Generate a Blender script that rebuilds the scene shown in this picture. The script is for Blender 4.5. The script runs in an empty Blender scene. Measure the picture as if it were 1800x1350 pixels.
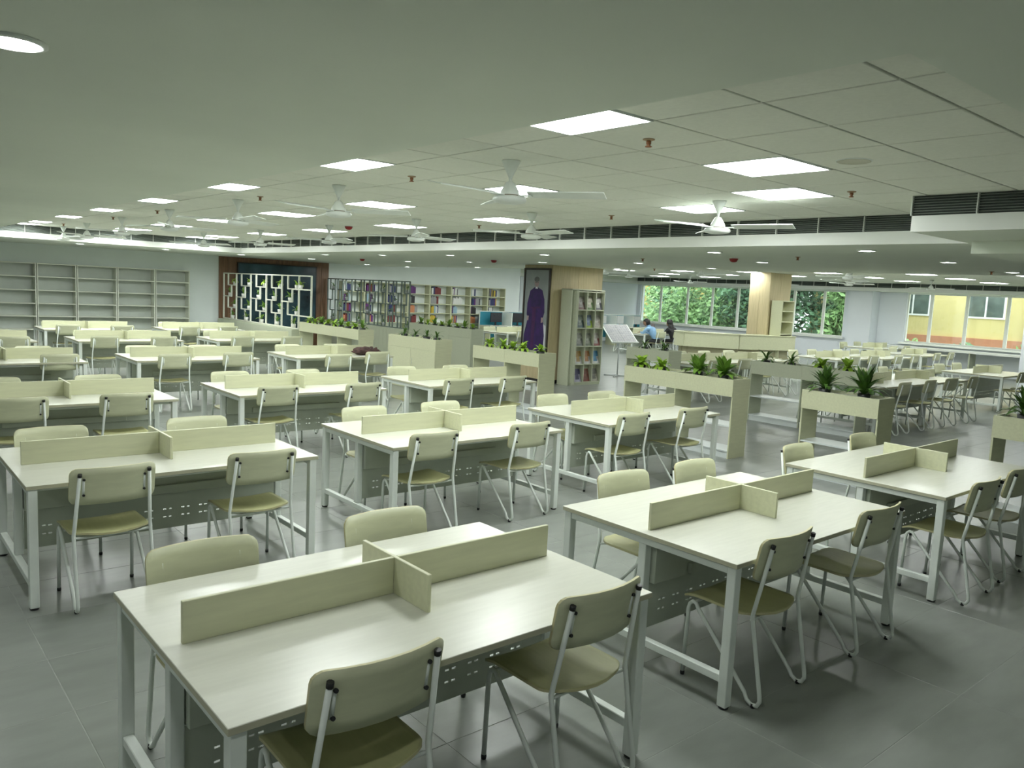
import bpy, bmesh, math, random
from mathutils import Vector, Matrix
random.seed(7)
SC = bpy.context.scene
COL = SC.collection
PI = math.pi

# ------------------------------------------------------------------ camera, world, exposure
FPX = 1390.48                                   # focal length in pixels of the 1800x1350 frame
PITCH, ROLL, YAW, EYE = 0.1164, 0.0484, -0.7082, 1.993
_cy, _sy = math.cos(YAW), math.sin(YAW)
_f, _r, _u = Vector((-_sy, _cy, 0)), Vector((_cy, _sy, 0)), Vector((0, 0, 1))
_f2 = _f*math.cos(PITCH) - _u*math.sin(PITCH)
_u2 = _u*math.cos(PITCH) + _f*math.sin(PITCH)
_r2 = _r*math.cos(ROLL) + _u2*math.sin(ROLL)
_u3 = _u2*math.cos(ROLL) - _r*math.sin(ROLL)
cam_d = bpy.data.cameras.new('camera')
cam_d.sensor_width = 36.0; cam_d.lens = FPX/1800*36.0
cam_d.clip_start = 0.05; cam_d.clip_end = 300
cam = bpy.data.objects.new('camera', cam_d); COL.objects.link(cam)
cam.matrix_world = Matrix(((_r2.x, _u3.x, -_f2.x, 0), (_r2.y, _u3.y, -_f2.y, 0), (_r2.z, _u3.z, -_f2.z, EYE), (0, 0, 0, 1)))
SC.camera = cam

SKY_STRENGTH = 1.7
LED = 12.0            # emission of the 600x600 panels
DOWN = 55.0           # emission of the round downlights
w = bpy.data.worlds.new('overcast_sky'); SC.world = w; w.use_nodes = True
bg = w.node_tree.nodes['Background']
bg.inputs['Color'].default_value = (0.86, 0.93, 1.0, 1); bg.inputs['Strength'].default_value = SKY_STRENGTH
vs = SC.view_settings
vs.view_transform = 'Standard'; vs.look = 'None'; vs.gamma = 1.0; vs.use_curve_mapping = False
vs.exposure = 1.3
cy = SC.cycles
cy.use_denoising = True
cy.max_bounces = 8; cy.diffuse_bounces = 5; cy.glossy_bounces = 3; cy.transmission_bounces = 4; cy.transparent_max_bounces = 8
cy.caustics_reflective = False; cy.caustics_refractive = False
cy.sample_clamp_indirect = 6.0

# ------------------------------------------------------------------ materials
MATS = {}
def mat(name, c, rough=0.5, var=0.06, scale=6.0, stretch=(1, 1, 1), metal=0.0, emit=0.0, bump=0.0, c2=None, spec=0.5, coord='Object'):
    if name in MATS: return MATS[name]
    m = bpy.data.materials.new(name); m.use_nodes = True
    nt = m.node_tree; b = nt.nodes['Principled BSDF']
    b.inputs['Roughness'].default_value = rough; b.inputs['Metallic'].default_value = metal
    b.inputs['Specular IOR Level'].default_value = spec
    tc = nt.nodes.new('ShaderNodeTexCoord'); mp = nt.nodes.new('ShaderNodeMapping')
    mp.inputs['Scale'].default_value = stretch
    nz = nt.nodes.new('ShaderNodeTexNoise'); nz.inputs['Scale'].default_value = scale; nz.inputs['Detail'].default_value = 4
    nt.links.new(tc.outputs[coord], mp.inputs['Vector']); nt.links.new(mp.outputs['Vector'], nz.inputs['Vector'])
    cr = nt.nodes.new('ShaderNodeValToRGB')
    a = [max(0, x*(1-var)) for x in c]; d = [min(1, x*(1+var)) for x in (c2 or c)]
    cr.color_ramp.elements[0].position = 0.3; cr.color_ramp.elements[1].position = 0.7
    cr.color_ramp.elements[0].color = (*a, 1); cr.color_ramp.elements[1].color = (*d, 1)
    nt.links.new(nz.outputs['Fac'], cr.inputs['Fac']); nt.links.new(cr.outputs['Color'], b.inputs['Base Color'])
    if bump:
        bp = nt.nodes.new('ShaderNodeBump'); bp.inputs['Strength'].default_value = bump; bp.inputs['Distance'].default_value = 0.01
        nt.links.new(nz.outputs['Fac'], bp.inputs['Height']); nt.links.new(bp.outputs['Normal'], b.inputs['Normal'])
    if emit:
        b.inputs['Emission Color'].default_value = (*c, 1); b.inputs['Emission Strength'].default_value = emit
    MATS[name] = m
    return m

M_TOP = mat('laminate_top', (.63, .635, .555), .27, .03, 5, (1, 9, 9))
M_LAM = mat('laminate_cream', (.565, .575, .395), .42, .05, 5, (1, 8, 8))
M_LAMG = mat('laminate_sage', (.50, .53, .40), .5, .04, 5, (1, 8, 8))
M_EDGE = mat('laminate_edge', (.45, .44, .32), .5, .05)
M_PLY = mat('chair_ply', (.56, .575, .395), .42, .05, 7, (1, 6, 6))
M_SEAT = mat('seat_ply', (.42, .42, .215), .45, .06, 7, (6, 1, 6))
M_WMET = mat('white_powder_coat', (.72, .76, .72), .38, .02, 20)
M_GMET = mat('grey_sheet_metal', (.47, .51, .43), .5, .04, 8)
M_BLK = mat('black_plastic', (.012, .012, .013), .45, .1)
M_FLOOR = mat('floor_porcelain', (.225, .24, .22), .30, .10, 3.5, (1, 1.6, 1), bump=.03, coord='Generated')
M_FLOORB = mat('floor_porcelain_far', (.225, .24, .22), .30, .10, 1.3, (1, 1.6, 1), bump=.02)
M_GROUT = mat('floor_grout', (.31, .325, .30), .8, .08, 30)
M_GYP = mat('gypsum_paint', (.69, .735, .645), .75, .02, 1.5)
M_TILE = mat('ceiling_tile', (.75, .765, .685), .85, .03, 40, bump=.05)
M_BACK = mat('tile_grid_backing', (.09, .10, .08), .8, .05)
M_WALL = mat('wall_paint', (.83, .885, .88), .75, .025, 1.2)
M_WALLW = mat('wall_paint_white', (.80, .83, .88), .7, .02, 1.2)
M_FASC = mat('fascia_paint', (.76, .78, .74), .45, .02, 2)
M_DARK = mat('grille_dark', (.06, .075, .065), .7, .2, 5)
M_SLAT = mat('grille_slat', (.42, .46, .42), .4, .1, 8)
M_WOODC = mat('column_veneer', (.52, .44, .26), .5, .07, 4, (6, 6, .6), c2=(.56, .47, .29))
M_WOODB = mat('brown_wood_plank', (.20, .105, .055), .45, .25, 5, (7, 7, .5))
M_LEAF = mat('leaf_dark', (.03, .085, .018), .42, .45, 9, c2=(.08, .17, .025))
M_LEAFY = mat('leaf_lime', (.20, .36, .03), .45, .35, 9, c2=(.32, .50, .05))
M_LEAFM = mat('leaf_mid', (.09, .20, .03), .45, .4, 9, c2=(.16, .30, .04))
M_SOIL = mat('potting_soil', (.05, .04, .03), .9, .3, 30)
M_PEB = mat('white_pebbles', (.6, .62, .6), .8, .25, 60)
M_POTB = mat('black_pot', (.015, .017, .016), .4, .2)
M_POTW = mat('white_pot', (.78, .78, .74), .4, .03)
M_WIN = mat('window_frame_white', (.88, .89, .84), .35, .02)
M_BLUEP = mat('partition_blue', (.02, .20, .28), .7, .1, 30)
M_SCREEN = mat('monitor_black', (.012, .013, .018), .25, .2)
M_GREYP = mat('grey_plastic', (.5, .52, .52), .5, .05)
def emis(name, c, s):
    if name in MATS: return MATS[name]
    m = bpy.data.materials.new(name); m.use_nodes = True; nt = m.node_tree
    for n in list(nt.nodes): nt.nodes.remove(n)
    o = nt.nodes.new('ShaderNodeOutputMaterial'); e = nt.nodes.new('ShaderNodeEmission')
    e.inputs['Color'].default_value = (*c, 1); e.inputs['Strength'].default_value = s
    nt.links.new(e.outputs[0], o.inputs[0]); MATS[name] = m
    return m
M_LED = emis('led_diffuser', (.95, 1.0, .965), LED)
M_WASH = emis('wall_washer_lens', (.95, 1.0, 1.0), DOWN*3.2)
M_DOWN = emis('downlight_lens', (.97, 1.0, .98), DOWN)
def glass():
    m = bpy.data.materials.new('window_glass'); m.use_nodes = True; nt = m.node_tree
    for n in list(nt.nodes): nt.nodes.remove(n)
    o = nt.nodes.new('ShaderNodeOutputMaterial'); mx = nt.nodes.new('ShaderNodeMixShader')
    t = nt.nodes.new('ShaderNodeBsdfTransparent'); g = nt.nodes.new('ShaderNodeBsdfGlossy')
    t.inputs['Color'].default_value = (.93, .96, .94, 1); g.inputs['Roughness'].default_value = .03
    nz = nt.nodes.new('ShaderNodeTexNoise'); nz.inputs['Scale'].default_value = 2
    mr = nt.nodes.new('ShaderNodeMapRange'); mr.inputs['To Min'].default_value = .05; mr.inputs['To Max'].default_value = .09
    nt.links.new(nz.outputs['Fac'], mr.inputs['Value']); nt.links.new(mr.outputs[0], mx.inputs[0])
    nt.links.new(t.outputs[0], mx.inputs[1]); nt.links.new(g.outputs[0], mx.inputs[2]); nt.links.new(mx.outputs[0], o.inputs[0])
    return m
M_GLASS = glass()

# ------------------------------------------------------------------ mesh builder
class MB:
    def __init__(s): s.v = []; s.f = []; s.m = []; s.sm = []
    def box(s, x0, x1, y0, y1, z0, z1, mi=0):
        n = len(s.v)
        s.v += [(x0, y0, z0), (x1, y0, z0), (x1, y1, z0), (x0, y1, z0), (x0, y0, z1), (x1, y0, z1), (x1, y1, z1), (x0, y1, z1)]
        for q in ((0, 3, 2, 1), (4, 5, 6, 7), (0, 1, 5, 4), (1, 2, 6, 5), (2, 3, 7, 6), (3, 0, 4, 7)):
            s.f.append(tuple(n+i for i in q)); s.m.append(mi); s.sm.append(False)
        return s
    def quad(s, a, b, c, d, mi=0):
        n = len(s.v); s.v += [a, b, c, d]; s.f.append((n, n+1, n+2, n+3)); s.m.append(mi); s.sm.append(False); return s
    def poly(s, pts, mi=0):
        n = len(s.v); s.v += list(pts); s.f.append(tuple(range(n, n+len(pts)))); s.m.append(mi); s.sm.append(False); return s
    def lathe(s, prof, seg=16, c=(0, 0, 0), mi=0, axis='z'):
        n = len(s.v); k = len(prof)
        for i in range(seg):
            a = 2*PI*i/seg
            for r, z in prof:
                if axis == 'z': p = (c[0]+r*math.cos(a), c[1]+r*math.sin(a), c[2]+z)
                else: p = (c[0]+r*math.cos(a), c[1]+z, c[2]+r*math.sin(a))
                s.v.append(p)
        for i in range(seg):
            j = (i+1) % seg
            for q in range(k-1):
                fa = (n+i*k+q, n+j*k+q, n+j*k+q+1, n+i*k+q+1)
                s.f.append(fa if axis == 'z' else fa[::-1]); s.m.append(mi); s.sm.append(True)
        return s
    def disc(s, r, c, seg=16, mi=0, up=False):
        n = len(s.v)
        s.v += [(c[0]+r*math.cos(2*PI*i/seg), c[1]+r*math.sin(2*PI*i/seg), c[2]) for i in range(seg)]
        idx = tuple(range(n, n+seg)); s.f.append(idx if up else idx[::-1]); s.m.append(mi); s.sm.append(False); return s
    def tube(s, pts, r, seg=8, mi=0, cap=True):
        pts = [Vector(p) for p in pts]; n = len(s.v); up = None
        for i, p in enumerate(pts):
            t = (pts[min(i+1, len(pts)-1)] - pts[max(i-1, 0)]).normalized()
            if up is None:
                up = Vector((1, 0, 0)) if abs(t.x) < .9 else Vector((0, 0, 1))
            up = (up - t*up.dot(t)).normalized(); sd = t.cross(up)
            rr = r[i] if isinstance(r, (list, tuple)) else r
            for k in range(seg):
                a = 2*PI*k/seg; q = p + up*math.cos(a)*rr + sd*math.sin(a)*rr
                s.v.append(tuple(q))
        for i in range(len(pts)-1):
            for k in range(seg):
                j = (k+1) % seg
                s.f.append((n+i*seg+k, n+i*seg+j, n+(i+1)*seg+j, n+(i+1)*seg+k)); s.m.append(mi); s.sm.append(True)
        if cap:
            s.f.append(tuple(n+k for k in range(seg))[::-1]); s.m.append(mi); s.sm.append(False)
            e = n+(len(pts)-1)*seg
            s.f.append(tuple(e+k for k in range(seg))); s.m.append(mi); s.sm.append(False)
        return s
    def mesh(s, name, mats):
        me = bpy.data.meshes.new(name); me.from_pydata(s.v, [], s.f)
        if not isinstance(mats, (list, tuple)): mats = [mats]
        for m in mats: me.materials.append(m)
        me.polygons.foreach_set('material_index', s.m); me.polygons.foreach_set('use_smooth', s.sm)
        me.update(); return me
    def build(s, name, mats, parent=None, loc=None):
        return link(name, s.mesh(name, mats), parent, loc)

def link(name, me, parent=None, loc=None, rz=None):
    o = bpy.data.objects.new(name, me); COL.objects.link(o)
    if parent: o.parent = parent
    if loc is not None: o.location = loc
    if rz is not None: o.rotation_euler.z = rz
    return o
def tag(o, label, cat, group=None, kind=None):
    o['label'] = label; o['category'] = cat
    if group: o['group'] = group
    if kind: o['kind'] = kind
    return o
def thing(name, label, cat, loc=(0, 0, 0), rz=0, group=None):
    o = bpy.data.objects.new(name, None); COL.objects.link(o); o.location = loc; o.rotation_euler.z = rz
    o.empty_display_size = .1
    return tag(o, label, cat, group)
def struct(name, mb, mats, label=None, cat=None):
    o = mb.build(name, mats); o['kind'] = 'structure'
    if label: o['label'] = label
    if cat: o['category'] = cat
    return o
def B(*a): return MB().box(*a)
def copy_tree(o, parent=None):
    c = o.copy(); COL.objects.link(c); c.parent = parent
    for ch in o.children: copy_tree(ch, c)
    return c
def bevel(o, wdt=.004, seg=2):
    m = o.modifiers.new('bevel', 'BEVEL'); m.width = wdt; m.segments = seg; m.limit_method = 'ANGLE'
    return o
ORD = ['nearest', 'second', 'third', 'fourth', 'fifth', 'sixth', 'seventh', 'eighth', 'ninth', 'tenth', 'eleventh', 'twelfth']
ORD1 = ['first']+ORD[1:]+['thirteenth', 'fourteenth', 'fifteenth', 'sixteenth', 'seventeenth', 'eighteenth', 'nineteenth', 'twentieth']

# ------------------------------------------------------------------ the shell
ZC, ZB, ZS = 2.88, 2.78, 2.605       # tile ceiling, dropped gypsum border, low soffit
XL, YR, YW, XW, YF = -4.0, -4.0, 23.25, 28.3, 24.4
XSOF, XSOF2, YSOF = 7.6, 13.8, 19.3
fl = struct('floor', B(XL, XW+.3, YR, YF+.3, -.06, -.0012), M_GROUT, 'grey porcelain tiled floor of the reading hall', 'floor')
TX, TY, GX, GY = 1.22, .604, .753, 1.42
tiles = []
for i in range(-4, 24):
    for j in range(-9, 39):
        x, y = GX+i*TX, GY+j*TY
        cx, cyy = x+TX/2, y+TY/2
        if x < XL or y < YR or x+TX > XW+.3 or y+TY > YF+.3: continue
        d = (Vector((cx, cyy, 0))-Vector((0, 0, EYE))); dep = d.dot(_f2); lat = d.dot(_r2)
        vis = dep > .8 and abs(lat) < dep*.72+1
        tiles.append(((0 if vis else 100)+d.length, x, y))
tiles.sort()
tile_me = bevel_me = None
tb = bmesh.new(); bmesh.ops.create_cube(tb, size=1)
bmesh.ops.scale(tb, vec=(TX-.003, TY-.003, .02), verts=tb.verts)
bmesh.ops.bevel(tb, geom=[e for e in tb.edges if all(v.co.z > 0 for v in e.verts)], offset=.0015, segments=1, affect='EDGES')
tile_me = bpy.data.meshes.new('floor_tile'); tb.to_mesh(tile_me); tb.free(); tile_me.materials.append(M_FLOOR)
for k, (d, x, y) in enumerate(tiles[:300]):
    link('floor_tile', tile_me, fl, (x+TX/2, y+TY/2, -.01+random.uniform(-.0003, 0)))
rest = MB()
for d, x, y in tiles[300:]:
    rest.quad((x+.002, y+.002, 0), (x+TX-.002, y+.002, 0), (x+TX-.002, y+TY-.002, 0), (x+.002, y+TY-.002, 0))
o = rest.build('floor_tile', M_FLOORB, fl); o['kind'] = 'stuff'

# walls
struct('wall_left', B(XL-.15, XL, YR, YW, 0, 3.2), M_WALL)
struct('wall_rear', B(XL, XW, YR-.15, YR, 0, 3.2), M_WALL)
wb = MB().box(XL, 20.07, YW, YW+.2, 0, 3.2).box(19.87, 20.07, YW+.2, YF, 0, 3.2)
struct('wall_back', wb, M_WALL, 'pale blue-grey painted wall behind the bookshelves', 'wall')
struct('wall_back_far', MB().box(20.07, XW, YF, YF+.2, 0, 3.2).box(25.1, 25.5, YF-.25, YF, 0, 2.9).box(21.0, 21.25, YF-.12, YF, 0, 2.9), M_WALLW)
# main tile ceiling with single tiles
ce = struct('ceiling', B(2.5, XSOF, 1.0, YSOF, ZC+.012, ZC+.05), M_BACK, 'suspended tile ceiling over the reading tables', 'ceiling')
CX0, CDX, CY0, CDY = 3.17-.597, .597, 1.478-.606, .606
LIGHTS = [(2.872, 3.0+2.424*k) for k in range(7)] + [(4.663, 3.0+2.424*k) for k in range(7)] + [(5.857, 3.6), (6.454, 4.82)] + [(6.454, 7.848+2.424*k) for k in range(5)] + [(2.872, 18.756), (4.663, 18.756), (6.454, 18.756)]
ctb = bmesh.new(); bmesh.ops.create_cube(ctb, size=1); bmesh.ops.scale(ctb, vec=(CDX-.014, CDY-.014, .016), verts=ctb.verts)
bmesh.ops.bevel(ctb, geom=[e for e in ctb.edges if all(v.co.z < 0 for v in e.verts)], offset=.003, segments=1, affect='EDGES')
ctm = bpy.data.meshes.new('ceiling_tile'); ctb.to_mesh(ctm); ctb.free(); ctm.materials.append(M_TILE)
for i in range(9):
    for j in range(31):
        x, y = CX0+i*CDX, CY0+j*CDY
        if y < .8 or y+.1 > YSOF: continue
        cx, cyy = x+CDX/2, y+CDY/2
        if any(abs(cx-a) < .3 and abs(cyy-b) < .3 for a, b in LIGHTS): continue
        t = link('ceiling_tile', ctm, ce, (cx, cyy, ZC+.006))
        x1 = min(x+CDX, XSOF); y1 = min(y+CDY, YSOF)
        if x1 < x+CDX-.01: t.scale.x = (x1-x)/CDX; t.location.x = (x+x1)/2
        if y1 < y+CDY-.01: t.scale.y = (y1-y)/CDY; t.location.y = (y+y1)/2
# dropped border (left strip and near strip) with its own thickness
struct('ceiling_border', MB().box(XL, 2.55, YR, YSOF, ZB, ZC+.1).box(2.55, XSOF, YR, 1.17, ZB, ZC+.1), M_GYP, 'plain dropped gypsum ceiling border along the near side', 'ceiling')
sof = MB().box(XSOF, XSOF2, YR, YW, ZS, ZC+.1).box(XL, XSOF, YSOF, YW, ZS, ZC+.1).box(6.43, XSOF, YR, 2.8, ZS, ZC+.1)
so = struct('ceiling_soffit', sof, M_GYP, 'low gypsum soffit running across the hall', 'ceiling')
struct('ceiling_soffit_step', B(7.39, 13.8, YR, 2.7, 2.5, ZS-.001), M_GYP)
def farmat():
    m = mat('far_tile_ceiling', (.66, .69, .60), .85, .03, 10)
    nt = m.node_tree; b = nt.nodes['Principled BSDF']
    br = nt.nodes.new('ShaderNodeTexBrick'); br.offset = 0; br.inputs['Scale'].default_value = 1
    br.inputs['Brick Width'].default_value = .6; br.inputs['Row Height'].default_value = .6; br.inputs['Mortar Size'].default_value = .008
    br.inputs['Color1'].default_value = (.66, .69, .60, 1); br.inputs['Color2'].default_value = (.64, .67, .59, 1); br.inputs['Mortar'].default_value = (.3, .33, .28, 1)
    tc = nt.nodes.new('ShaderNodeTexCoord'); nt.links.new(tc.outputs['Object'], br.inputs['Vector']); nt.links.new(br.outputs['Color'], b.inputs['Base Color'])
    return m
struct('ceiling_far_hall', B(XSOF2, XW, YR, YF, ZC, ZC+.1), farmat())
struct('ceiling_soffit_far', MB().box(27.3, XW, YR, YF, ZS, ZC).box(20.07, 27.3, 23.6, YF, ZS, ZC), M_GYP)

# fascia strips with the air grilles above them
def fascia(p0, p1, nrm, z0=ZS, z1=2.727):
    # thin white board in front of the soffit face from p0 to p1 (along x or y), normal nrm
    (x0, y0), (x1, y1) = p0, p1; t = .012
    if nrm[0]: return (min(x0, x0+nrm[0]*t), max(x0, x0+nrm[0]*t), min(y0, y1), max(y0, y1), z0, z1)
    return (min(x0, x1), max(x0, x1), min(y0, y0+nrm[1]*t), max(y0, y0+nrm[1]*t), z0, z1)
fb = MB()
fb.box(*fascia((XSOF, 2.8), (XSOF, YSOF), (-1, 0))); fb.box(*fascia((2.3, YSOF), (XSOF, YSOF), (0, -1)))
fb.box(*fascia((6.43, YR), (6.43, 2.8), (-1, 0))); fb.box(*fascia((27.3, YR), (27.3, YF), (-1, 0)))
fb.box(*fascia((20.07, 23.6), (27.3, 23.6), (0, -1)))
struct('trim_1', fb, M_FASC, 'white fascia band below the air grilles', 'trim')
def grille(x, y, L, rz, label, fine=True):
    # local +x along the run, facing -y ; z0 .. z1 opening
    t = thing('air_grille', label, 'air grille', (x, y, 2.727), rz, 'linear air grilles above the fascia')
    h = ZC-2.727
    B(0, L, -.004, -.001, 0, h-.003).build('backing', M_DARK, t)
    sl = MB(); n = 7 if fine else 4
    for k in range(n):
        z = .008+k*(h-.014)/n
        sl.quad((0, -.030, z+.002), (L, -.030, z+.002), (L, -.006, z+.012), (0, -.006, z+.012))
    s = sl.build('slats', M_SLAT, t); s['kind'] = 'stuff'
    k = 0
    while k*.47 < L:
        link('mullion', MULL, t, (k*.47, 0, 0)); k += 1
MULL = B(-.004, .004, -.034, -.004, 0, ZC-2.727-.002).mesh('mullion', M_FASC)
for k in range(7):
    grille(XSOF, 2.8+(k+1)*2.357, 2.357, -PI/2, f'dark louvred air grille above white fascia, {ORD1[k]} length from the stepped box')
for k in range(2): grille(2.55+k*2.525, YSOF, 2.525, 0, f'dark air grille above the empty bookshelves, {"left" if k == 0 else "right"} length')
grille(6.43, 2.8, 2.6, -PI/2, 'dark louvred air grille on the stepped box at the right')
for k in range(8): grille(27.3, 1.0+(k+1)*2.83, 2.83, -PI/2, f'air grille above the far windows, {ORD1[7-k]} length from the far wall', False)

# columns
cl = struct('column', B(11.9, 13.45, 12.72, 13.55, 0, ZS), M_WALL)
pn = [B(11.86, 11.90, 12.68, 13.14, .08, ZS-.004), B(11.86, 11.90, 13.146, 13.59, .08, ZS-.004), B(11.906, 12.67, 12.68, 12.72, .08, ZS-.004), B(12.676, 13.45, 12.68, 12.72, .08, ZS-.004)]
for p in pn: p.build('veneer_panel', M_WOODC, cl)
B(11.875, 13.46, 12.695, 13.58, 0, .08).build('plinth', M_BLK, cl)
c2 = struct('column', B(20.34, 21.4, 12.64, 13.25, 0, ZC), M_WALL)
for p in (B(20.3, 20.34, 12.6, 12.92, 0, ZC-.004), B(20.3, 20.34, 12.926, 13.26, 0, ZC-.004), B(20.346, 20.86, 12.6, 12.64, 0, ZC-.004), B(20.866, 21.41, 12.6, 12.64, 0, ZC-.004)):
    p.build('veneer_panel', M_WOODC, c2)
struct('column', B(21.0, 21.7, 5.55, 6.35, 0, ZC), M_WALLW)

# window wall
WZ0, WZ1 = .90, ZS
G1, G2 = (14.42, 24.2), (3.0, 12.2)
ww = MB().box(XW, XW+.25, YR, YF, 0, WZ0).box(XW, XW+.25, YR, G2[0], WZ0, 3.2).box(XW, XW+.25, G2[1], G1[0], WZ0, 3.2).box(XW, XW+.25, G1[1], YF+.2, WZ0, 3.2).box(XW, XW+.25, G2[0], G2[1], WZ1, 3.2).box(XW, XW+.25, G1[0], G1[1], WZ1, 3.2)
ww.box(27.75, XW, 13.15, 14.0, 0, ZS)
struct('wall_right', ww, M_WALLW, 'white window wall of the far hall', 'wall')
def window(n, y0, y1):
    t = bpy.data.objects.new(f'window_{n}', None); COL.objects.link(t); t['kind'] = 'structure'; t.location = (XW+.08, y0, WZ0)
    Wd, Hh = y1-y0, WZ1-WZ0
    MB().box(-.03, .03, 0, Wd, 0, .05).box(-.03, .03, 0, Wd, Hh-.05, Hh).box(-.03, .03, 0, .05, .05, Hh-.05).box(-.03, .03, Wd-.05, Wd, .05, Hh-.05).build('window_frame', M_WIN, t)
    B(-.004, .004, .05, Wd-.05, .05, Hh-.05).build('pane', M_GLASS, t)
for n, (a, b) in enumerate([(23.08, 24.2), (21.6, 23.08), (20.3, 21.6), (19.03, 20.3), (17.76, 19.03), (16.5, 17.76), (15.27, 16.5), (14.42, 15.27), (11.4, 12.2), (10.28, 11.4), (9.06, 10.28), (7.85, 9.06), (6.64, 7.85), (5.43, 6.64), (4.2, 5.43), (3.0, 4.2)], 1):
    window(n, a, b)
struct('trim_2', MB().box(XW-.16, XW+.05, G1[0]-.1, G1[1], .84, .90).box(XW-.16, XW+.05, G2[0], G2[1]+.1, .84, .90), M_WIN, 'white window sill board under the far windows', 'trim')

# dark wood wall feature at the back
wd = thing('wood_wall_panel', 'brown wood cladding around a dark screen behind the white lattice', 'wall panel', (8.48, YW, 0))
np_ = 14; pw = 3.49/np_
for k in range(np_):
    zlo = 0
    B(k*pw+.004, (k+1)*pw-.004, -.05, -.002, zlo, ZS-.004).build('plank', M_WOODB, wd)
M_DSP = mat('dark_blue_screen', (.012, .03, .045), .25, .6, 1.2, c2=(.03, .07, .09))
sc_ = thing('display_wall', 'dark blue glossy display board mounted on the brown wood wall', 'display', (9.03, YW-.06, .45))
B(0, 2.46, -.05, 0, 0, 1.98).build('screen', M_DSP, sc_)
MB().box(-.03, 2.49, -.055, 0, 1.98, 2.01).box(-.03, 0, -.055, 0, 0, 1.98).box(2.46, 2.49, -.055, 0, 0, 1.98).build('screen_frame', M_BLK, sc_)
dr = bpy.data.objects.new('door_1', None); COL.objects.link(dr); dr['kind'] = 'structure'; dr.location = (21.9, YF, 0)
B(0, .95, -.05, 0, 0, 2.06).build('door_leaf', mat('door_paint', (.34, .38, .30), .5, .05), dr)
MB().tube([(.85, -.05, 1.0), (.85, -.1, 1.0), (.75, -.1, 1.0)], .01).build('door_handle', M_GREYP, dr)

# ------------------------------------------------------------------ ceiling lights, fans and fittings
led_f = MB().box(-.297, .297, -.297, -.285, -.006, .008).box(-.297, .297, .285, .297, -.006, .008).box(-.297, -.285, -.285, .285, -.006, .008).box(.285, .297, -.285, .285, -.006, .008).mesh('frame', M_WMET)
led_d = B(-.285, .285, -.285, .285, -.003, .006).mesh('diffuser', M_LED)
def led(x, y, label, z=ZC, group='square LED ceiling panels'):
    t = thing('ceiling_panel_light', label, 'ceiling light', (x, y, z), 0, group)
    link('frame', led_f, t); link('diffuser', led_d, t)
for k, (x, y) in enumerate(LIGHTS):
    c = 'left' if k < 7 else 'middle' if k < 14 else 'right'; q = k if k < 7 else k-7 if k < 14 else k-14
    led(x, y, f'square LED panel beside the grille before the empty bookcases, {["left", "middle", "right"][k-21]} one' if k >= 21 else f'square white LED panel, {ORD1[q] if q else "nearest"} from the camera in the {c} line of tile-ceiling lights')
FAR_L = [(15.3+2.4*i, 6.0+2.4*j) for i in range(5) for j in range(7)]
for k, (x, y) in enumerate(FAR_L):
    led(x, y, f'LED panel in far hall ceiling, row {ORD1[k//7]} from the soffit, {ORD1[k % 7]} from the right', group='LED panels of the far hall')
dl_r = MB().lathe([(.098, 0), (.098, -.010), (.082, -.014), (.078, -.004)], 20).mesh('trim_ring', M_WMET)
dl_l = MB().disc(.08, (0, 0, -.006), 20).mesh('lens', M_DOWN)
dl_w = MB().disc(.08, (0, 0, -.006), 20).mesh('lens', M_WASH)
def downlight(x, y, z, label, s=1.0, lens=None):
    t = thing('downlight', label, 'downlight', (x, y, z), 0, 'round recessed downlights')
    a = link('trim_ring', dl_r, t); b = link('lens', lens or dl_l, t); a.scale = b.scale = (s, s, 1)
downlight(.50, 3.36, ZB, 'large round downlight in the plain border at the upper left corner', 1.15)
ADDED_DL = [(.5, y) for y in (5.8, 8.2, 10.6, 13.0, 15.4, 17.8)]  # unseen downlights added behind the corner one, to help light the foreground
for k, (x, y) in enumerate([(.5, .96), (-1.9, 3.36), (2.9, -1.4), (-1.9, .96)]):  # fill downlights added out of frame to brighten the dark foreground
    downlight(x, y, ZB, f'added unseen fill downlight in the near ceiling border beside the camera, {ORD1[k]} one', 1.15)
for k, (x, y) in enumerate(ADDED_DL):
    downlight(x, y, ZB, f'added unseen downlight in the left ceiling border, {ORD1[k+1]} behind the large corner downlight', 1.15)
DLS = {'above the front planter row': [(8.3, 4.05), (8.35, 6.0), (8.6, 9.4), (8.6, 11.95), (8.45, 14.1), (8.2, 16.1)],
       'between the two planter rows': [(10.3, 4.0), (10.45, 6.65), (10.8, 9.35), (10.75, 11.8), (10.7, 14.15), (10.6, 16.5)],
       'above the back planter row': [(12.65, 4.05), (12.4, 8.95), (13.0, 11.85), (13.3, 17.2)],
       'near the bookshelf wall': [(13.5, 21.0), (12.3, 21.4), (9.7, 19.8), (7.95, 20.2), (6.1, 20.2), (4.25, 20.3)]}
for ln, pts in DLS.items():
    for k, (x, y) in enumerate(pts):
        downlight(x, y, ZS, f'small round soffit downlight {ln}, {ORD1[k]} from the right', 1.0, dl_w if y > 19 else None)
def fan(x, y, rz, label, z=ZC, grp='white three-blade ceiling fans'):
    t = thing('ceiling_fan', label, 'ceiling fan', (x, y, z), rz, grp)
    link('canopy', FAN['canopy'], t); link('rod', FAN['rod'], t); mt = link('motor', FAN['motor'], t); link('motor_band', FAN['band'], mt)
    for k in range(3): link('blade', FAN['blade'], t, (0, 0, 0), k*2*PI/3)
FAN = {}
FAN['canopy'] = MB().lathe([(.0, 0), (.062, 0), (.062, -.012), (.018, -.105), (.014, -.115)], 20).mesh('canopy', M_WMET)
FAN['rod'] = MB().tube([(0, 0, -.1), (0, 0, -.155)], .011).mesh('rod', M_WMET)
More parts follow.
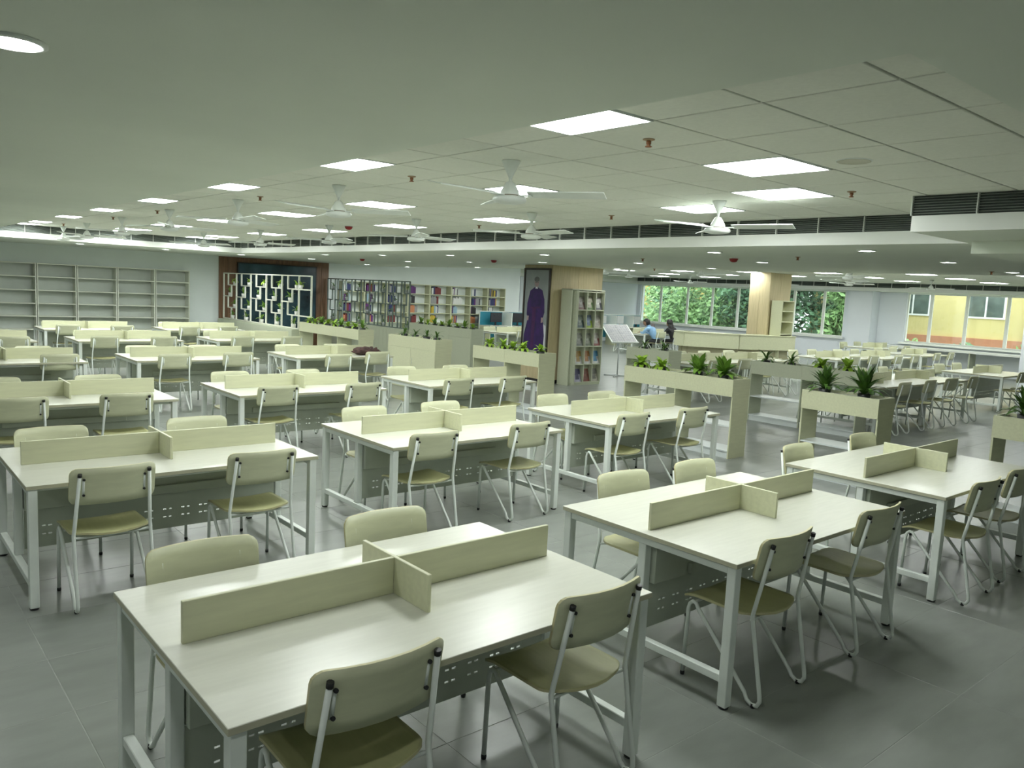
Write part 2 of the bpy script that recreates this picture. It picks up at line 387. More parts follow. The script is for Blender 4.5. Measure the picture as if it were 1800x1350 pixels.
FAN['motor'] = MB().lathe([(.014, -.14), (.030, -.15), (.062, -.205), (.068, -.235), (.066, -.238), (.11, -.245), (.118, -.262), (.108, -.28), (.06, -.292), (0, -.294)], 24).mesh('motor', M_WMET)
FAN['band'] = MB().lathe([(.069, -.232), (.0705, -.236), (.069, -.240)], 24).mesh('motor_band', mat('fan_band', (.2, .17, .12), .4))
bl = MB(); n = 6
prof = []
for i in range(n+1):
    x = .13+i/n*.53; wdt = .045+.02*math.sin(i/n*PI*.6); prof.append((x, wdt))
vs_ = []
for x, wd_ in prof: vs_ += [(x, -wd_, -.232+.014), (x, wd_, -.232-.012), (x, wd_, -.226-.012), (x, -wd_, -.226+.014)]
bl.v = vs_
for i in range(n):
    for k in range(4):
        j = (k+1) % 4; bl.f.append((i*4+k, i*4+j, i*4+4+j, i*4+4+k)); bl.m.append(0); bl.sm.append(False)
bl.f += [(0, 3, 2, 1), (n*4, n*4+1, n*4+2, n*4+3)]; bl.m += [0, 0]; bl.sm += [False, False]
bl.box(.06, .16, -.02, .02, -.240, -.232)
FAN['blade'] = bl.mesh('blade', M_WMET)
FANS = [(3.545, 4.26, 1.117), (3.53, 6.68, 1.3), (3.52, 9.05, .5), (3.52, 11.5, 2.2), (3.55, 14.0, .9), (3.6, 16.6, 1.7), (3.6, 18.6, 2.9),
        (6.0, 4.3, 2.93), (6.0, 6.8, 2.55), (5.87, 8.95, 2.2), (5.9, 11.45, 2.6), (5.9, 14.1, 2.1), (5.75, 16.6, 1.0)]
for k, (x, y, r) in enumerate(FANS):
    fan(x, y, r, f'white ceiling fan, {ORD1[k] if k < 7 else ORD1[k-7]} from the camera in the {"left" if k < 7 else "right"} fan line')
for k, (x, y) in enumerate([(16.5, 8.4), (16.5, 12.2), (16.5, 15.5), (19, 9.6), (21.3, 10.8), (23.7, 9.6), (19, 16.8), (23.7, 18.0), (23.7, 14.4)]):
    fan(x, y, k*.7, f'ceiling fan of the far hall, {ORD1[k]} from the soffit', grp='ceiling fans of the far hall')
sp_p = MB().lathe([(0, 0), (.034, 0), (.034, -.005), (.018, -.01), (0, -.01)], 14).mesh('escutcheon', mat('sprinkler_plate', (.35, .25, .15), .35, .1, metal=.6))
sp_h = MB().lathe([(.0, -.008), (.014, -.01), (.014, -.028), (.008, -.032), (.02, -.040), (.017, -.044), (0, -.044)], 12).mesh('head', mat('sprinkler_brass', (.24, .09, .03), .35, .1))
for k, (x, y) in enumerate([(3.51, 3.02), (3.58, 5.55), (3.52, 8.43), (3.47, 11.87), (3.45, 14.13), (3.4, 17.55), (5.96, 3.07), (6.55, 6.1), (6.8, 8.8)]):
    t = thing('sprinkler', f'small brass fire sprinkler on ceiling tiles, {ORD1[k] if k < 6 else ORD1[k-6]} from camera, {"left" if k < 6 else "right"} line', 'sprinkler', (x, y, ZC-.002), 0, 'fire sprinklers')
    link('escutcheon', sp_p, t); link('head', sp_h, t)
for k, (x, y) in enumerate([(9.34, 5.44), (9.69, 8.3), (13.0, 10.8), (12.6, 4.3)]):
    t = thing('sprinkler', f'small dark sprinkler under the low soffit, {ORD1[k]} from the right', 'sprinkler', (x, y, ZS), 0, 'fire sprinklers')
    link('escutcheon', sp_p, t); link('head', sp_h, t)
M_RED = mat('alarm_red', (.28, .012, .01), .4, .1)
rd = MB().lathe([(0, 0), (.06, 0), (.06, -.02), (.045, -.05), (.02, -.06), (0, -.06)], 16).mesh('beacon', M_RED)
rdb = MB().lathe([(0, .001), (.07, .001), (.07, -.008), (.055, -.01)], 16).mesh('base', M_WMET)
for k, (x, y, z, l) in enumerate([(6.1, 11.2, ZC, 'red fire alarm beacon on the tile ceiling'), (9.56, 6.54, ZS, 'red fire alarm beacon under the soffit near the right'), (10.07, 12.5, ZS, 'red fire alarm beacon under the soffit left of the poster'), (9.7, 17.1, ZS, 'red fire alarm beacon under the soffit above the lattice shelves')]):
    t = thing('fire_alarm', l, 'fire alarm', (x, y, z)); link('base', rdb, t); link('beacon', rd, t)
sk = thing('ceiling_speaker', 'flat round ceiling speaker among the tiles right of the large light', 'speaker', (4.73, 2.44, ZC-.002))
MB().lathe([(0, -.004), (.085, -.004), (.095, -.008), (.1, 0)], 24).build('grille_cover', mat('speaker_cream', (.55, .55, .44), .6, .05), sk)
MB().lathe([(.1, 0), (.1, -.006), (.106, 0)], 24).build('rim', M_WMET, sk)

# ------------------------------------------------------------------ study tables
TL, TW, TH = 1.82, 1.20, .75
TP = {}
def rbox(x0, x1, y0, y1, z0, z1, off, m, name):
    b = bmesh.new(); bmesh.ops.create_cube(b, size=1)
    bmesh.ops.scale(b, vec=(x1-x0, y1-y0, z1-z0), verts=b.verts); bmesh.ops.translate(b, vec=((x0+x1)/2, (y0+y1)/2, (z0+z1)/2), verts=b.verts)
    bmesh.ops.bevel(b, geom=b.edges[:], offset=off, segments=1, affect='EDGES')
    me = bpy.data.meshes.new(name); b.to_mesh(me); b.free()
    for q in (m if isinstance(m, (list, tuple)) else [m]): me.materials.append(q)
    return me
top_me = rbox(-TL/2, TL/2, -TW/2, TW/2, TH-.025, TH, .002, [M_TOP, M_EDGE], 'tabletop')
for p in top_me.polygons:
    if abs(p.normal.z) < .5: p.material_index = 1
TP['tabletop'] = top_me
TP['leg'] = rbox(-.025, .025, -.025, .025, .012, TH-.025, .003, M_WMET, 'leg')
TP['leg_foot'] = MB().lathe([(0, 0), (.024, 0), (.026, .012), (0, .012)], 12).mesh('leg_foot', M_BLK)
TP['center_leg'] = rbox(-.025, .025, -.025, .025, .17, TH-.06, .003, M_WMET, 'center_leg')
TP['end_stretcher'] = rbox(-.02, .02, -TW/2+.06, TW/2-.06, .13, .17, .003, M_WMET, 'end_stretcher')
TP['end_rail'] = rbox(-.02, .02, -TW/2+.06, TW/2-.06, TH-.065, TH-.025, .003, M_WMET, 'end_rail')
TP['beam'] = rbox(-TL/2+.05, TL/2-.05, -.02, .02, TH-.065, TH-.025, .003, M_WMET, 'beam')
TP['upper_panel'] = rbox(-TL/2+.075, TL/2-.075, -.055, .055, .46, TH-.06, .003, M_GMET, 'upper_panel')
pf = MB(); xa, xb = -TL/2+.075, TL/2-.075; zt, zb = .455, .20
rows = [(.335, .344), (.280, .289)]
yy = (-.012, -.009)
pf.box(xa, xb, yy[0], yy[1], .344, zt); pf.box(xa, xb, yy[0], yy[1], .289, .335); pf.box(xa, xb, yy[0], yy[1], zb, .280)
for z0, z1 in rows:
    edges = [xa]; x = xa+.10
    while x < xb-.12:
        edges += [x, x+.022, x+.036, x+.058]; x += .125
    edges.append(xb)
    for k in range(0, len(edges)-1, 2): pf.box(edges[k], edges[k+1], yy[0], yy[1], z0, z1)
TP['perforated_panel'] = pf.mesh('perforated_panel', M_GMET)
TP['cable_tray'] = rbox(-.55, .55, -.085, -.058, .47, .53, .004, M_GMET, 'cable_tray')
LD, HD, WC = .843, .151, .25
TP['divider_l'] = rbox(-LD, -.010, -.009, .009, TH, TH+HD, .002, M_LAM, 'divider')
TP['divider_c'] = rbox(-.009, .009, -WC, WC, TH, TH+HD, .002, M_LAM, 'divider')
def table(x, y, label, group, full=True, rz=0):
    t = thing('study_table', label, 'table', (x, y, 0), rz, group)
    link('tabletop', TP['tabletop'], t)
    for sx in (-1, 1):
        for sy in (-1, 1):
            l = link('leg', TP['leg'], t, (sx*(TL/2-.035), sy*(TW/2-.035), 0))
            if full: link('leg_foot', TP['leg_foot'], l)
        link('center_leg', TP['center_leg'], t, (sx*(TL/2-.045), 0, 0))
        link('end_stretcher', TP['end_stretcher'], t, (sx*(TL/2-.035), 0, 0))
        link('end_rail', TP['end_rail'], t, (sx*(TL/2-.035), 0, 0))
    for sy in (-1, 1): link('beam', TP['beam'], t, (0, sy*(TW/2-.14), 0))
    link('upper_panel', TP['upper_panel'], t)
    link('perforated_panel', TP['perforated_panel'], t)
    if full: link('cable_tray', TP['cable_tray'], t)
    link('divider', TP['divider_l'], t); d = link('divider', TP['divider_l'], t); d.rotation_euler.z = PI
    link('divider', TP['divider_c'], t)
    return t

# ------------------------------------------------------------------ chairs (origin on the floor under the seat, sitter looks along +y)
CH = {}
def side_tube(s):
    x0 = s*.213
    P = [(x0, .215, .014), (x0, .206, .37), (x0, .198, .402), (x0, .180, .419), (x0, .160, .414), (x0, .146, .392), (x0*.99, -.160, .062), (x0, -.178, .030), (x0, -.205, .014), (x0, -.236, .018), (x0, -.250, .045), (x0, -.247, .075),
         (x0, -.176, .435), (x0, -.172, .455), (x0*.985, -.175, .482), (s*.190, -.236, .818)]
    return MB().tube(P, .0108, 8).mesh('leg_frame', M_WMET)
for s, k in ((-1, 'l'), (1, 'r')):
    CH['frame'+k] = side_tube(s)
    CH['cap'+k] = MB().tube([(s*.190, -.2355, .815), (s*.189, -.239, .834)], .0122, 8).mesh('end_cap', M_BLK)
    pl = MB(); 
    for (z0, z1) in ((.695, .80),): pl.tube([(s*.166, -.2035, z0), (s*.166, -.2215, z1)], .0085, 6)
    CH['plate'+k] = pl.mesh('mounting_bar', M_WMET)
    for q, z in (('a', .70), ('b', .795)):
        yb = -.2035-(z-.695)*.171
        CH['bolt'+q+k] = MB().tube([(s*.166, yb-.004, z), (s*.166, yb-.014, z+.001)], .0075, 8).mesh('bolt', M_BLK)
CH['bar'] = MB().tube([(-.213, -.166, .437), (-.12, -.15, .428), (.12, -.15, .428), (.213, -.166, .437)], .008, 6).mesh('cross_bar', M_WMET)
CH['barf'] = MB().tube([(-.213, .172, .417), (.213, .172, .417)], .008, 6).mesh('cross_bar', M_WMET)
CH['glide'] = MB().lathe([(0, 0), (.011, 0), (.013, .012), (.011, .022), (0, .022)], 8).mesh('floor_glide', M_BLK)
def shell(fn, us, vs_, thick, name, mats, nvec):
    # grid surface fn(u,v) -> point, thickened along nvec(p)
    mb = MB(); nu, nv = len(us), len(vs_)
    top = [fn(u, v) for v in vs_ for u in us]
    bot = [tuple(a-b*thick for a, b in zip(p, nvec(p))) for p in top]
    mb.v = top+bot; N = nu*nv
    def add(f, sm=True, mi=0): mb.f.append(f); mb.m.append(mi); mb.sm.append(sm)
    for j in range(nv-1):
        for i in range(nu-1):
            a = j*nu+i
            add((a, a+1, a+nu+1, a+nu)); add((N+a, N+a+nu, N+a+nu+1, N+a+1))
    ring = [i for i in range(nu)] + [j*nu+nu-1 for j in range(1, nv)] + [(nv-1)*nu+i for i in range(nu-2, -1, -1)] + [j*nu for j in range(nv-2, 0, -1)]
    for k in range(len(ring)):
        a, b = ring[k], ring[(k+1) % len(ring)]; add((a, N+a, N+b, b), False, 1)
    return mb.mesh(name, mats)
def seat_fn(u, v):
    # v 0 rear .. 1 front
    y = -.215+.455*v
    if v < .30: hw = .222*(1-((.30-v)/.30)**3*.30)
    elif v > .9: hw = .222*(1-((v-.9)/.1)**2*.06)
    else: hw = .222
    y2 = y+(.030*(1-v/.3) if v < .3 else 0)*(u*u)
    z = .452+.010*u*u-.012*math.sin(PI*min(1, max(0, (v-.1)/.7)))*(1-u*u)
    if v > .82: z -= .022*((v-.82)/.18)**2
    if v < .2: z += .006*((.2-v)/.2)
    return (u*hw, y2, z)
us = [-1, -.9, -.7, -.4, 0, .4, .7, .9, 1]
M_PLYE = mat('ply_edge', (.50, .47, .27), .5, .06)
CH['seat'] = shell(seat_fn, us, [0, .03, .08, .15, .22, .3, .45, .6, .75, .85, .93, 1], .012, 'seat', [M_SEAT, M_PLYE], lambda p: (0, 0, 1))
BW, BH, BR = .236, .112, .042
def back_fn(u, v):
    x = u*BW; ax = abs(x); hz = BH
    if ax > BW-BR: hz = BH-BR+math.sqrt(max(0, BR*BR-(ax-(BW-BR))**2))
    zz = .752+v*hz
    y = -.168-(zz-.47)*.186+.012-.010 + .052*u*u - .012
    return (x, y, zz)
usb = [-1, -.985, -.94, -.87, -.79, -.6, -.3, 0, .3, .6, .79, .87, .94, .985, 1]
CH['backrest'] = shell(back_fn, usb, [-1, -.6, -.2, .2, .6, 1], -.012, 'backrest', [M_PLY, M_PLYE], lambda p: (0, -1, 0))
def chair(x, y, rz, label, group, lod=0):
    t = thing('reading_chair', label, 'chair', (x, y, 0), rz, group)
    link('seat', CH['seat'], t); link('backrest', CH['backrest'], t)
    for k in 'lr':
        f = link('leg_frame', CH['frame'+k], t)
        if lod == 0:
            link('end_cap', CH['cap'+k], f)
            for gy in (.215, -.215): link('floor_glide', CH['glide'], f, ((-.213 if k == 'l' else .213), gy, 0))
        if lod <= 1:
            p = link('mounting_bar', CH['plate'+k], t)
            if lod == 0:
                for q in 'ab': link('bolt', CH['bolt'+q+k], p)
    link('cross_bar', CH['bar'], t); link('cross_bar', CH['barf'], t)
    return t

ROWS = [2.65, 5.738, 8.81, 12.61, 16.2, 19.28]
COLS = [1.69, 4.135, 6.58]
CN = ['left', 'middle', 'right']
NEAR = {(0, 0): [(1.25, 1.985), (2.25, 1.995)], (0, 1): [(3.595, 1.98), (4.583, 1.965)], (0, 2): [(6.03, 1.9), (6.78, 1.92)],
        (1, 0): [(1.205, 4.96), (2.13, 4.97)], (1, 1): [(3.57, 5.04), (4.6, 5.06)], (1, 2): [(5.95, 5.04), (6.93, 5.05)],
        (2, 0): [(1.18, 7.99), (2.07, 7.98)], (2, 1): [(3.61, 8.06), (4.62, 8.0)], (2, 2): [(6.03, 8.04), (6.93, 8.03)],
        (3, 0): [(1.25, 11.95), (2.27, 12.02)], (3, 1): [(3.70, 11.82), (4.68, 11.93)], (3, 2): [(6.13, 11.43), (7.02, 11.72)],
        (4, 0): [(1.2, 15.3), (2.19, 15.2)], (4, 1): [(3.6, 15.33), (4.56, 15.2)], (4, 2): [(6.09, 15.32), (7.1, 15.28)],
        (5, 1): [(3.67, 18.62), (4.68, 18.45)], (5, 2): [(6.07, 18.35), (7.0, 18.5)]}
FARC = {(0, 0): [(1.15, 3.35), (2.06, 3.36)], (0, 1): [(3.83, 3.36), (4.58, 3.35)], (0, 2): [(5.93, 3.33), (7.03, 3.33)],
        (1, 0): [(1.14, 6.42), (2.17, 6.45)], (1, 1): [(3.69, 6.43), (4.56, 6.44)], (1, 2): [(6.1, 6.44), (6.88, 6.42)],
        (2, 2): [(6.04, 9.5), (6.97, 9.48)], (2, 1): [(3.6, 9.5), (4.55, 9.5)]}
rr = random.Random(3)
for (r, c) in NEAR:
    tx, ty = COLS[c], ROWS[r]
    rn = ORD[r] if r < 5 else 'farthest'
    table(tx, ty, f'cream study table with cross divider, {CN[c]} one in the {rn} row', 'study tables in the main reading area', r < 4)
    lod = 0 if r < 3 else 1
    for k, (cx, yb) in enumerate(NEAR[(r, c)]):
        chair(cx, yb+.236, rr.uniform(-.03, .03), f'cream plywood chair, near-side {"left" if k == 0 else "right"} seat of the {CN[c]} table in the {rn} row', 'chairs at the main reading tables', lod)
    for k, (cx, yb) in enumerate(FARC.get((r, c), [(tx-.5, ty+.72), (tx+.46, ty+.72)])):
        chair(cx, yb-.236, PI+rr.uniform(-.03, .03), f'cream plywood chair, far-side {"left" if k == 0 else "right"} seat of the {CN[c]} table in the {rn} row', 'chairs at the main reading tables', lod)
# far hall tables
FT = [(13.45, 6.3, 'first', 'front'), (15.29, 6.3, 'second', 'front'), (18.93, 6.3, 'third', 'front'),
      (13.6, 10.0, 'first', 'middle'), (15.44, 10.0, 'second', 'middle'), (18.95, 9.85, 'third', 'middle'), (20.95, 9.7, 'fourth', 'middle'), (23.9, 9.95, 'fifth', 'middle'), (25.8, 12.0, 'last', 'window'),
      (22.12, 18.45, 'people', 'back'), (16.05, 18.6, 'poster', 'back')]
for x, y, n, rw in FT:
    if n == 'people': d = 'study table where two people sit in the far hall'
    elif n == 'poster': d = 'study table behind the poster column beside the computer desks'
    elif n == 'last': d = 'study table standing closest to the window pier in the far hall'
    else: d = f'{n} study table beyond the planters in the {rw} row of the far hall'
    table(x, y, d, 'study tables of the far hall', False)
    for k, sx in enumerate((-.48, .48)):
        for sd, nm in ((-1, 'near'), (1, 'far')):
            if n == 'people': l = f'chair on the {nm} side, {"left" if k == 0 else "right"} seat, of the table with two people'
            elif n == 'poster': l = f'chair, {nm}-side {"left" if k == 0 else "right"} seat at the table behind the poster column'
            elif n == 'last': l = f'chair, {nm}-side {"left" if k == 0 else "right"} seat at the table closest to the window pier'
            else: l = f'chair, {nm}-side {"left" if k == 0 else "right"} seat of the {n} {rw}-row table beyond the planters'
            yy_ = y+sd*(.86 if n != 'people' else 1.0)
            chair(x+sx+rr.uniform(-.03, .03), yy_-sd*.236, (0 if sd < 0 else PI)+rr.uniform(-.06, .06), l, 'chairs of the far hall', 1)

# ------------------------------------------------------------------ planter cabinets
UL, UD, UH = .91, .36, 1.02
M_SHW = mat('shelf_white', (.66, .70, .70), .4, .03)
def planter(x, y0, n, label, style='open', m=None, ul=UL):
    # runs along +y from y0, front faces -x
    m = m or M_LAM; L = n*ul; t_ = .018
    t = thing('planter_cabinet', label, 'planter cabinet', (x, y0, 0), 0, 'planter-topped cabinets dividing the hall')
    for k in range(n+1):
        yy0 = min(max(0, k*ul-(t_/2 if 0 < k < n else 0)-(t_ if k == n else 0)), L)
        B(0, UD, yy0, yy0+t_, 0, .80).build('side_panel', m, t)
    for k in range(n):
        a, b = k*ul+t_, (k+1)*ul-t_
        # trough above each unit
        bx = MB().box(-.012, .0, k*ul+.001, (k+1)*ul-.001, .80, UH).box(UD, UD+.012, k*ul+.001, (k+1)*ul-.001, .80, UH)
        bx.box(0, UD, k*ul+.001, k*ul+t_, .80, UH).box(0, UD, (k+1)*ul-t_, (k+1)*ul-.001, .80, UH)
        bx.box(0, UD, k*ul+t_, (k+1)*ul-t_, .802, .82)
        q = bx.build('planter_box', m, t)
        B(.002, UD-.002, a+.002, b-.002, .90, .985).build('pebble_fill', M_PEB, q)
        if style == 'open':
            B(.012, UD, a, b, .405, .423).build('shelf', M_SHW, t)
            B(.004, UD, a, b, .085, .103).build('shelf', M_SHW, t)
            B(.02, .036, a, b, 0, .085).build('kick_board', M_SHW, t)
        else:
            B(.001, UD, a, b, .005, .798).build('carcass', m, t)
            for e in (0,):
                dd = B(-.018, 0, k*ul+.003, (k+1)*ul-.003, .07, .797).build('door', m, t)
                MB().tube([(-.018, (k+1)*ul-.06, .5), (-.03, (k+1)*ul-.06, .5), (-.03, (k+1)*ul-.06, .6), (-.018, (k+1)*ul-.06, .6)], .004, 6).build('handle', M_GREYP, dd)
    return t
planter(8.59, 5.73, 2, 'open cream planter cabinet with four plants behind the second-row right table')
planter(8.59, 3.88, 1, 'short open cream planter cabinet with two spiky plants behind nearest-row tables')
planter(8.59, 1.85, 1, 'cream planter cabinet cut by the right edge of the photo')
planter(8.56, 9.35, 2, 'open cream planter cabinet just below the purple poster', ul=.87)
planter(8.53, 12.2, 2, 'closed cream planter cabinet with doors and four small ferns', 'doors', ul=.84)
planter(8.5, 15.05, 3, 'open cream planter cabinet with lime foliage beside the white lattice', ul=.96)
planter(11.85, 5.7, 2, 'sage planter cabinet with shelves in the back row, right part', m=M_LAMG, ul=.945)
planter(11.85, 9.35, 1, 'sage planter cabinet in the back row near the newspaper stand', m=M_LAMG, ul=1.05)
planter(11.85, 15.45, 3, 'closed sage planter cabinet in the back row below the book wall', 'doors', m=M_LAMG, ul=.93)

# plants
def leaf_mesh(L, W, droop, m, name='leaf', n=4, fold=.25):
    mb = MB(); pts = []
    for i in range(n+1):
        t = i/n; wdt = W*math.sin(PI*min(1, t*.92+.06))**.8*.5 if i < n else .001
        zz = t*L*math.cos(droop*t); xx = t*L*math.sin(droop*t)
        pts.append(((xx, -wdt, zz+fold*wdt), (xx, 0, zz), (xx, wdt, zz+fold*wdt)))
    for p in pts: mb.v += list(p)
    for i in range(n):
        a = i*3
        mb.f += [(a, a+1, a+4, a+3), (a+1, a+2, a+5, a+4)]; mb.m += [0, 0]; mb.sm += [True, True]
    return mb.mesh(name, m)
POT_S = MB().lathe([(0, 0), (.055, 0), (.072, .11), (.066, .112), (.06, .095), (0, .095)], 14).mesh('pot', M_POTB)
LEAVES = {'dark': [leaf_mesh(.25, .045, d, M_LEAF) for d in (.25, .5, .85)], 'lime': [leaf_mesh(.15, .065, d, M_LEAFY) for d in (.6, 1.0, 1.4)], 'mid': [leaf_mesh(.19, .06, d, M_LEAFM) for d in (.3, .55, .9)], 'fern': [leaf_mesh(.19, .03, d, M_LEAF) for d in (.7, 1.1, 1.5)]}
def plant(x, y, z, kind, label, nl=22, s=1.0, group='potted plants in the planter cabinets', pot=True, pm=None):
    t = thing('potted_plant', label, 'plant', (x, y, z), rr.uniform(0, 6), group)
    if pot: link('pot', pm or POT_S, t)
    for k in range(nl):
        q = k % 3; o = link('leaf', LEAVES[kind][q], t, (0, 0, .085*(1 if pot else 0)+rr.uniform(0, .03)))
        o.rotation_euler = (rr.uniform(-.15, .15), (.1, .45, .85)[q]*.75+rr.uniform(-.1, .15), k*2.4+rr.uniform(-.2, .2))
        f = s*rr.uniform(.8, 1.15)*(1.1 if q == 0 else 1); o.scale = (f, f, f)
    return t
PZ = .93
plant(8.78, 4.15, PZ, 'dark', 'bushy dark spiky plant at the near end of the short planter', 64, 1.12)
plant(8.78, 4.62, PZ, 'dark', 'bushy dark spiky plant at the far end of the short planter', 60, 1.05)
plant(8.78, 2.55, PZ, 'dark', 'dark spiky plant cut by the right edge of the photo', 50, 1.0)
plant(8.78, 6.02, PZ, 'mid', 'tall bushy green plant, nearest of four on the long front planter', 54, 1.25)
plant(8.78, 6.42, PZ, 'mid', 'tall bushy green plant, second of four on the long front planter', 54, 1.2)
plant(8.78, 7.05, PZ, 'lime', 'small lime green plant, third of four on the long front planter', 30, 1.0)
plant(8.78, 7.42, PZ, 'lime', 'small lime green plant, farthest of four on the long front planter', 30, 1.05)
for k, (y, kd) in enumerate([(5.98, 'lime'), (6.42, 'lime'), (6.95, 'fern'), (7.42, 'fern')]):
    plant(12.03, y, PZ, kd, f'{"broad yellow-green" if kd == "lime" else "thin-leaved"} plant, {ORD1[k]} from the right on the right sage planter', 18, 1.25 if kd == 'lime' else 1.15)
for k, (y, kd) in enumerate([(9.62, 'fern'), (10.1, 'fern')]):
    plant(12.03, y, PZ, kd, f'small dark fern on the sage planter by the newspaper stand, {"right" if k == 0 else "left"} one', 16, 1.0)
for k, y in enumerate([9.55, 9.98, 10.25, 10.5, 10.88]):
    plant(8.76, y, PZ, 'lime', f'lime leafy plant below the poster, {ORD1[k]} from the right', 16, .95)
for k, y in enumerate([12.45, 12.8, 13.2, 13.6]):
    plant(8.72, y, PZ, 'fern', f'small dark fern on the closed cream planter, {ORD1[k]} from the right', 14, .9)
for k in range(9):
    plant(8.7, 15.25+k*.32, PZ, 'lime' if k % 3 else 'mid', f'leafy plant on the planter beside the white lattice, {ORD1[k]} from the right', 14, .95)
for k in range(8):
    plant(12.03, 15.65+k*.33, PZ, 'mid' if k % 2 else 'lime', f'leafy plant on the sage planter below the book wall, {ORD1[k]} from the right', 12, .9)

# ------------------------------------------------------------------ lattice shelves on low cabinets
M_LATW = mat('lattice_white', (.76, .77, .68), .4, .02)
M_LATG = mat('lattice_grey', (.15, .19, .17), .4, .04)
POT_W = MB().lathe([(0, 0), (.045, 0), (.055, .09), (.05, .092), (.045, .08), (0, .08)], 10).mesh('pot', M_POTW)
POT_K = MB().lathe([(0, 0), (.045, 0), (.055, .09), (.05, .092), (.045, .08), (0, .08)], 10).mesh('pot', M_GREYP)
def lattice(x, ys, m, label, lowlab, pm, tail=None):
    t = thing('lattice_shelf', label, 'shelf', (x, 0, 0), 0)
    b = .0135; Z = [.83, 1.15, 1.47, 1.79, 2.12]
    def bar(y0, y1, z0, z1): B(-.02, .02, y0, y1, z0, z1).build('bar', m, t)
    for y in ys: bar(y-b, y+b, Z[0], Z[4])
    y_hi, y_lo = ys[0], ys[-1]
    bar(y_lo, y_hi, Z[4]-b, Z[4]+b); bar(y_lo, y_hi, Z[0]-b, Z[0]+b)
    spots = []
    for a, c in zip(ys[:-1], ys[1:]):
        d = a-c; m1, m2 = a-.36*d, a-.62*d
        bar(m1-b, m1+b, Z[3], Z[4]); bar(m1-b, m1+b, Z[1], Z[2]); bar(m2-b, m2+b, Z[2], Z[3]); bar(m2-b, m2+b, Z[0], Z[1])
        bar(c, m1, Z[3]-b, Z[3]+b); bar(m2, a, Z[2]-b, Z[2]+b); bar(c, m1, Z[1]-b, Z[1]+b)
        spots += [(c+.12, Z[3]+b), (m2+.12, Z[2]+b), (c+.12, Z[1]+b), (m2-.1, Z[0]+b)]
    if tail:
        bar(tail-b, tail+b, Z[1], Z[4]); bar(tail, y_lo, Z[4]-b, Z[4]+b); bar(tail, y_lo, Z[3]-b, Z[3]+b); bar(tail, y_lo, Z[1]-b, Z[1]+b)
        spots.append((y_lo-.1, Z[3]+b))
    n = len(ys)-1
    for k in range(n):
        lc = thing('low_cabinet', f'{lowlab}, {ORD1[n-1-k]} from the right', 'cabinet', (x-.16, ys[k+1], 0), 0, lowlab)
        dd = ys[k]-ys[k+1]
        B(0, .34, .002, dd-.002, 0, .81).build('body', M_LAMG, lc)
        for h in (0, 1): B(-.016, 0, .004+h*dd/2, dd/2-.002+h*dd/2, .06, .80).build('door', M_LAMG, lc)
    return spots
sp1 = lattice(8.6, [23.14, 22.18, 21.16, 20.13, 19.17, 18.19], M_LATW, 'white lattice divider shelf with potted plants before the wood wall', 'sage low cabinet under the white lattice', POT_W, 17.52)
for k, (y, z) in enumerate(sp1):
    kd = 'lime' if k % 4 == 0 else 'mid'
    plant(8.6, y, z, kd, f'small plant in white pot on the white lattice, {ORD1[k] if k < 20 else "last"} counting towards the planter', 9, .8, 'small pots on the white lattice', True, POT_W)
sp2 = lattice(11.9, [23.1, 22.6, 22.12, 21.56, 21.0, 20.5, 20.0, 19.6, 19.2, 18.77, 18.35], M_LATG, 'grey lattice divider shelf before the filled bookcases', 'sage low cabinet under the grey lattice', POT_K)
for k, (y, z) in enumerate(sp2):
    if k % 3: continue
    plant(11.9, y, z, 'fern', f'small dark plant on the grey lattice, {ORD1[k//3]} counting from the wall', 9, .8, 'small pots on the grey lattice', True, POT_K)

# ------------------------------------------------------------------ bookcases
def bookcase(x, y, W, D, H, zs, label, grp, m, back=True, rz=0, name='bookcase', solid=None):
    t = thing(name, label, 'bookcase', (x, y, 0), rz, grp)
    for sx in (0, W-.025): B(sx, sx+.025, 0, D, 0, H).build('side_panel', m, t)
    for z in zs: B(.026, W-.026, .005, D, z-.012, z+.012).build('shelf', m, t)
    B(.026, W-.026, 0, D, H-.025, H).build('top_panel', m, t)
    if back: B(.026, W-.026, D-.012, D-.002, .05, H-.026).build('back_panel', solid or m, t)
    return t
M_STEEL = mat('shelf_steel', (.72, .74, .64), .45, .03)
M_STEELSH = mat('shelf_steel_shade', (.52, .56, .52), .5, .03)  # darker steel for back panels: the bookcases' inner shade is in the colour
xs = [2.78, 3.82, 4.72, 5.68, 6.64, 7.56]
for k in range(5):
    bookcase(xs[k]+.008, YW-.34, xs[k+1]-xs[k]-.016, .32, 2.13, [.15, .47, .80, 1.12, 1.45, 1.79], f'empty grey-cream steel bookcase against the wall, {ORD1[k]} from the left', 'empty bookcases against the wall', M_STEEL, solid=M_STEELSH)
BC = [('navy', (.02, .03, .12)), ('purple', (.10, .015, .14)), ('white', (.7, .7, .68)), ('dark red', (.16, .02, .02)), ('orange', (.55, .22, .10)), ('black', (.02, .02, .022)), ('pale blue', (.30, .45, .55)), ('yellow', (.55, .40, .04)), ('grey', (.3, .3, .3))]
BM = [mat('book_'+n.replace(' ', '_'), c, .55, .1) for n, c in BC]
BOOKM = {}
def book_mesh(ci, w_, h_):
    k = (ci, w_, h_)
    if k not in BOOKM:
        mb = MB().box(0, w_, 0, .004, 0, h_, 0).box(0, .004, .004, .17, 0, h_, 0).box(w_-.004, w_, .004, .17, 0, h_, 0).box(.004, w_-.004, .004, .165, .004, h_-.004, 1)
        BOOKM[k] = mb.mesh('book', [BM[ci], MATS['book_white']])
    return BOOKM[k]
bx = [12.3, 13.13, 13.97]+[14.81, 15.7, 16.62, 17.47, 18.27, 19.11]
zs = [.10, .43, .76, 1.10, 1.42, 1.75]
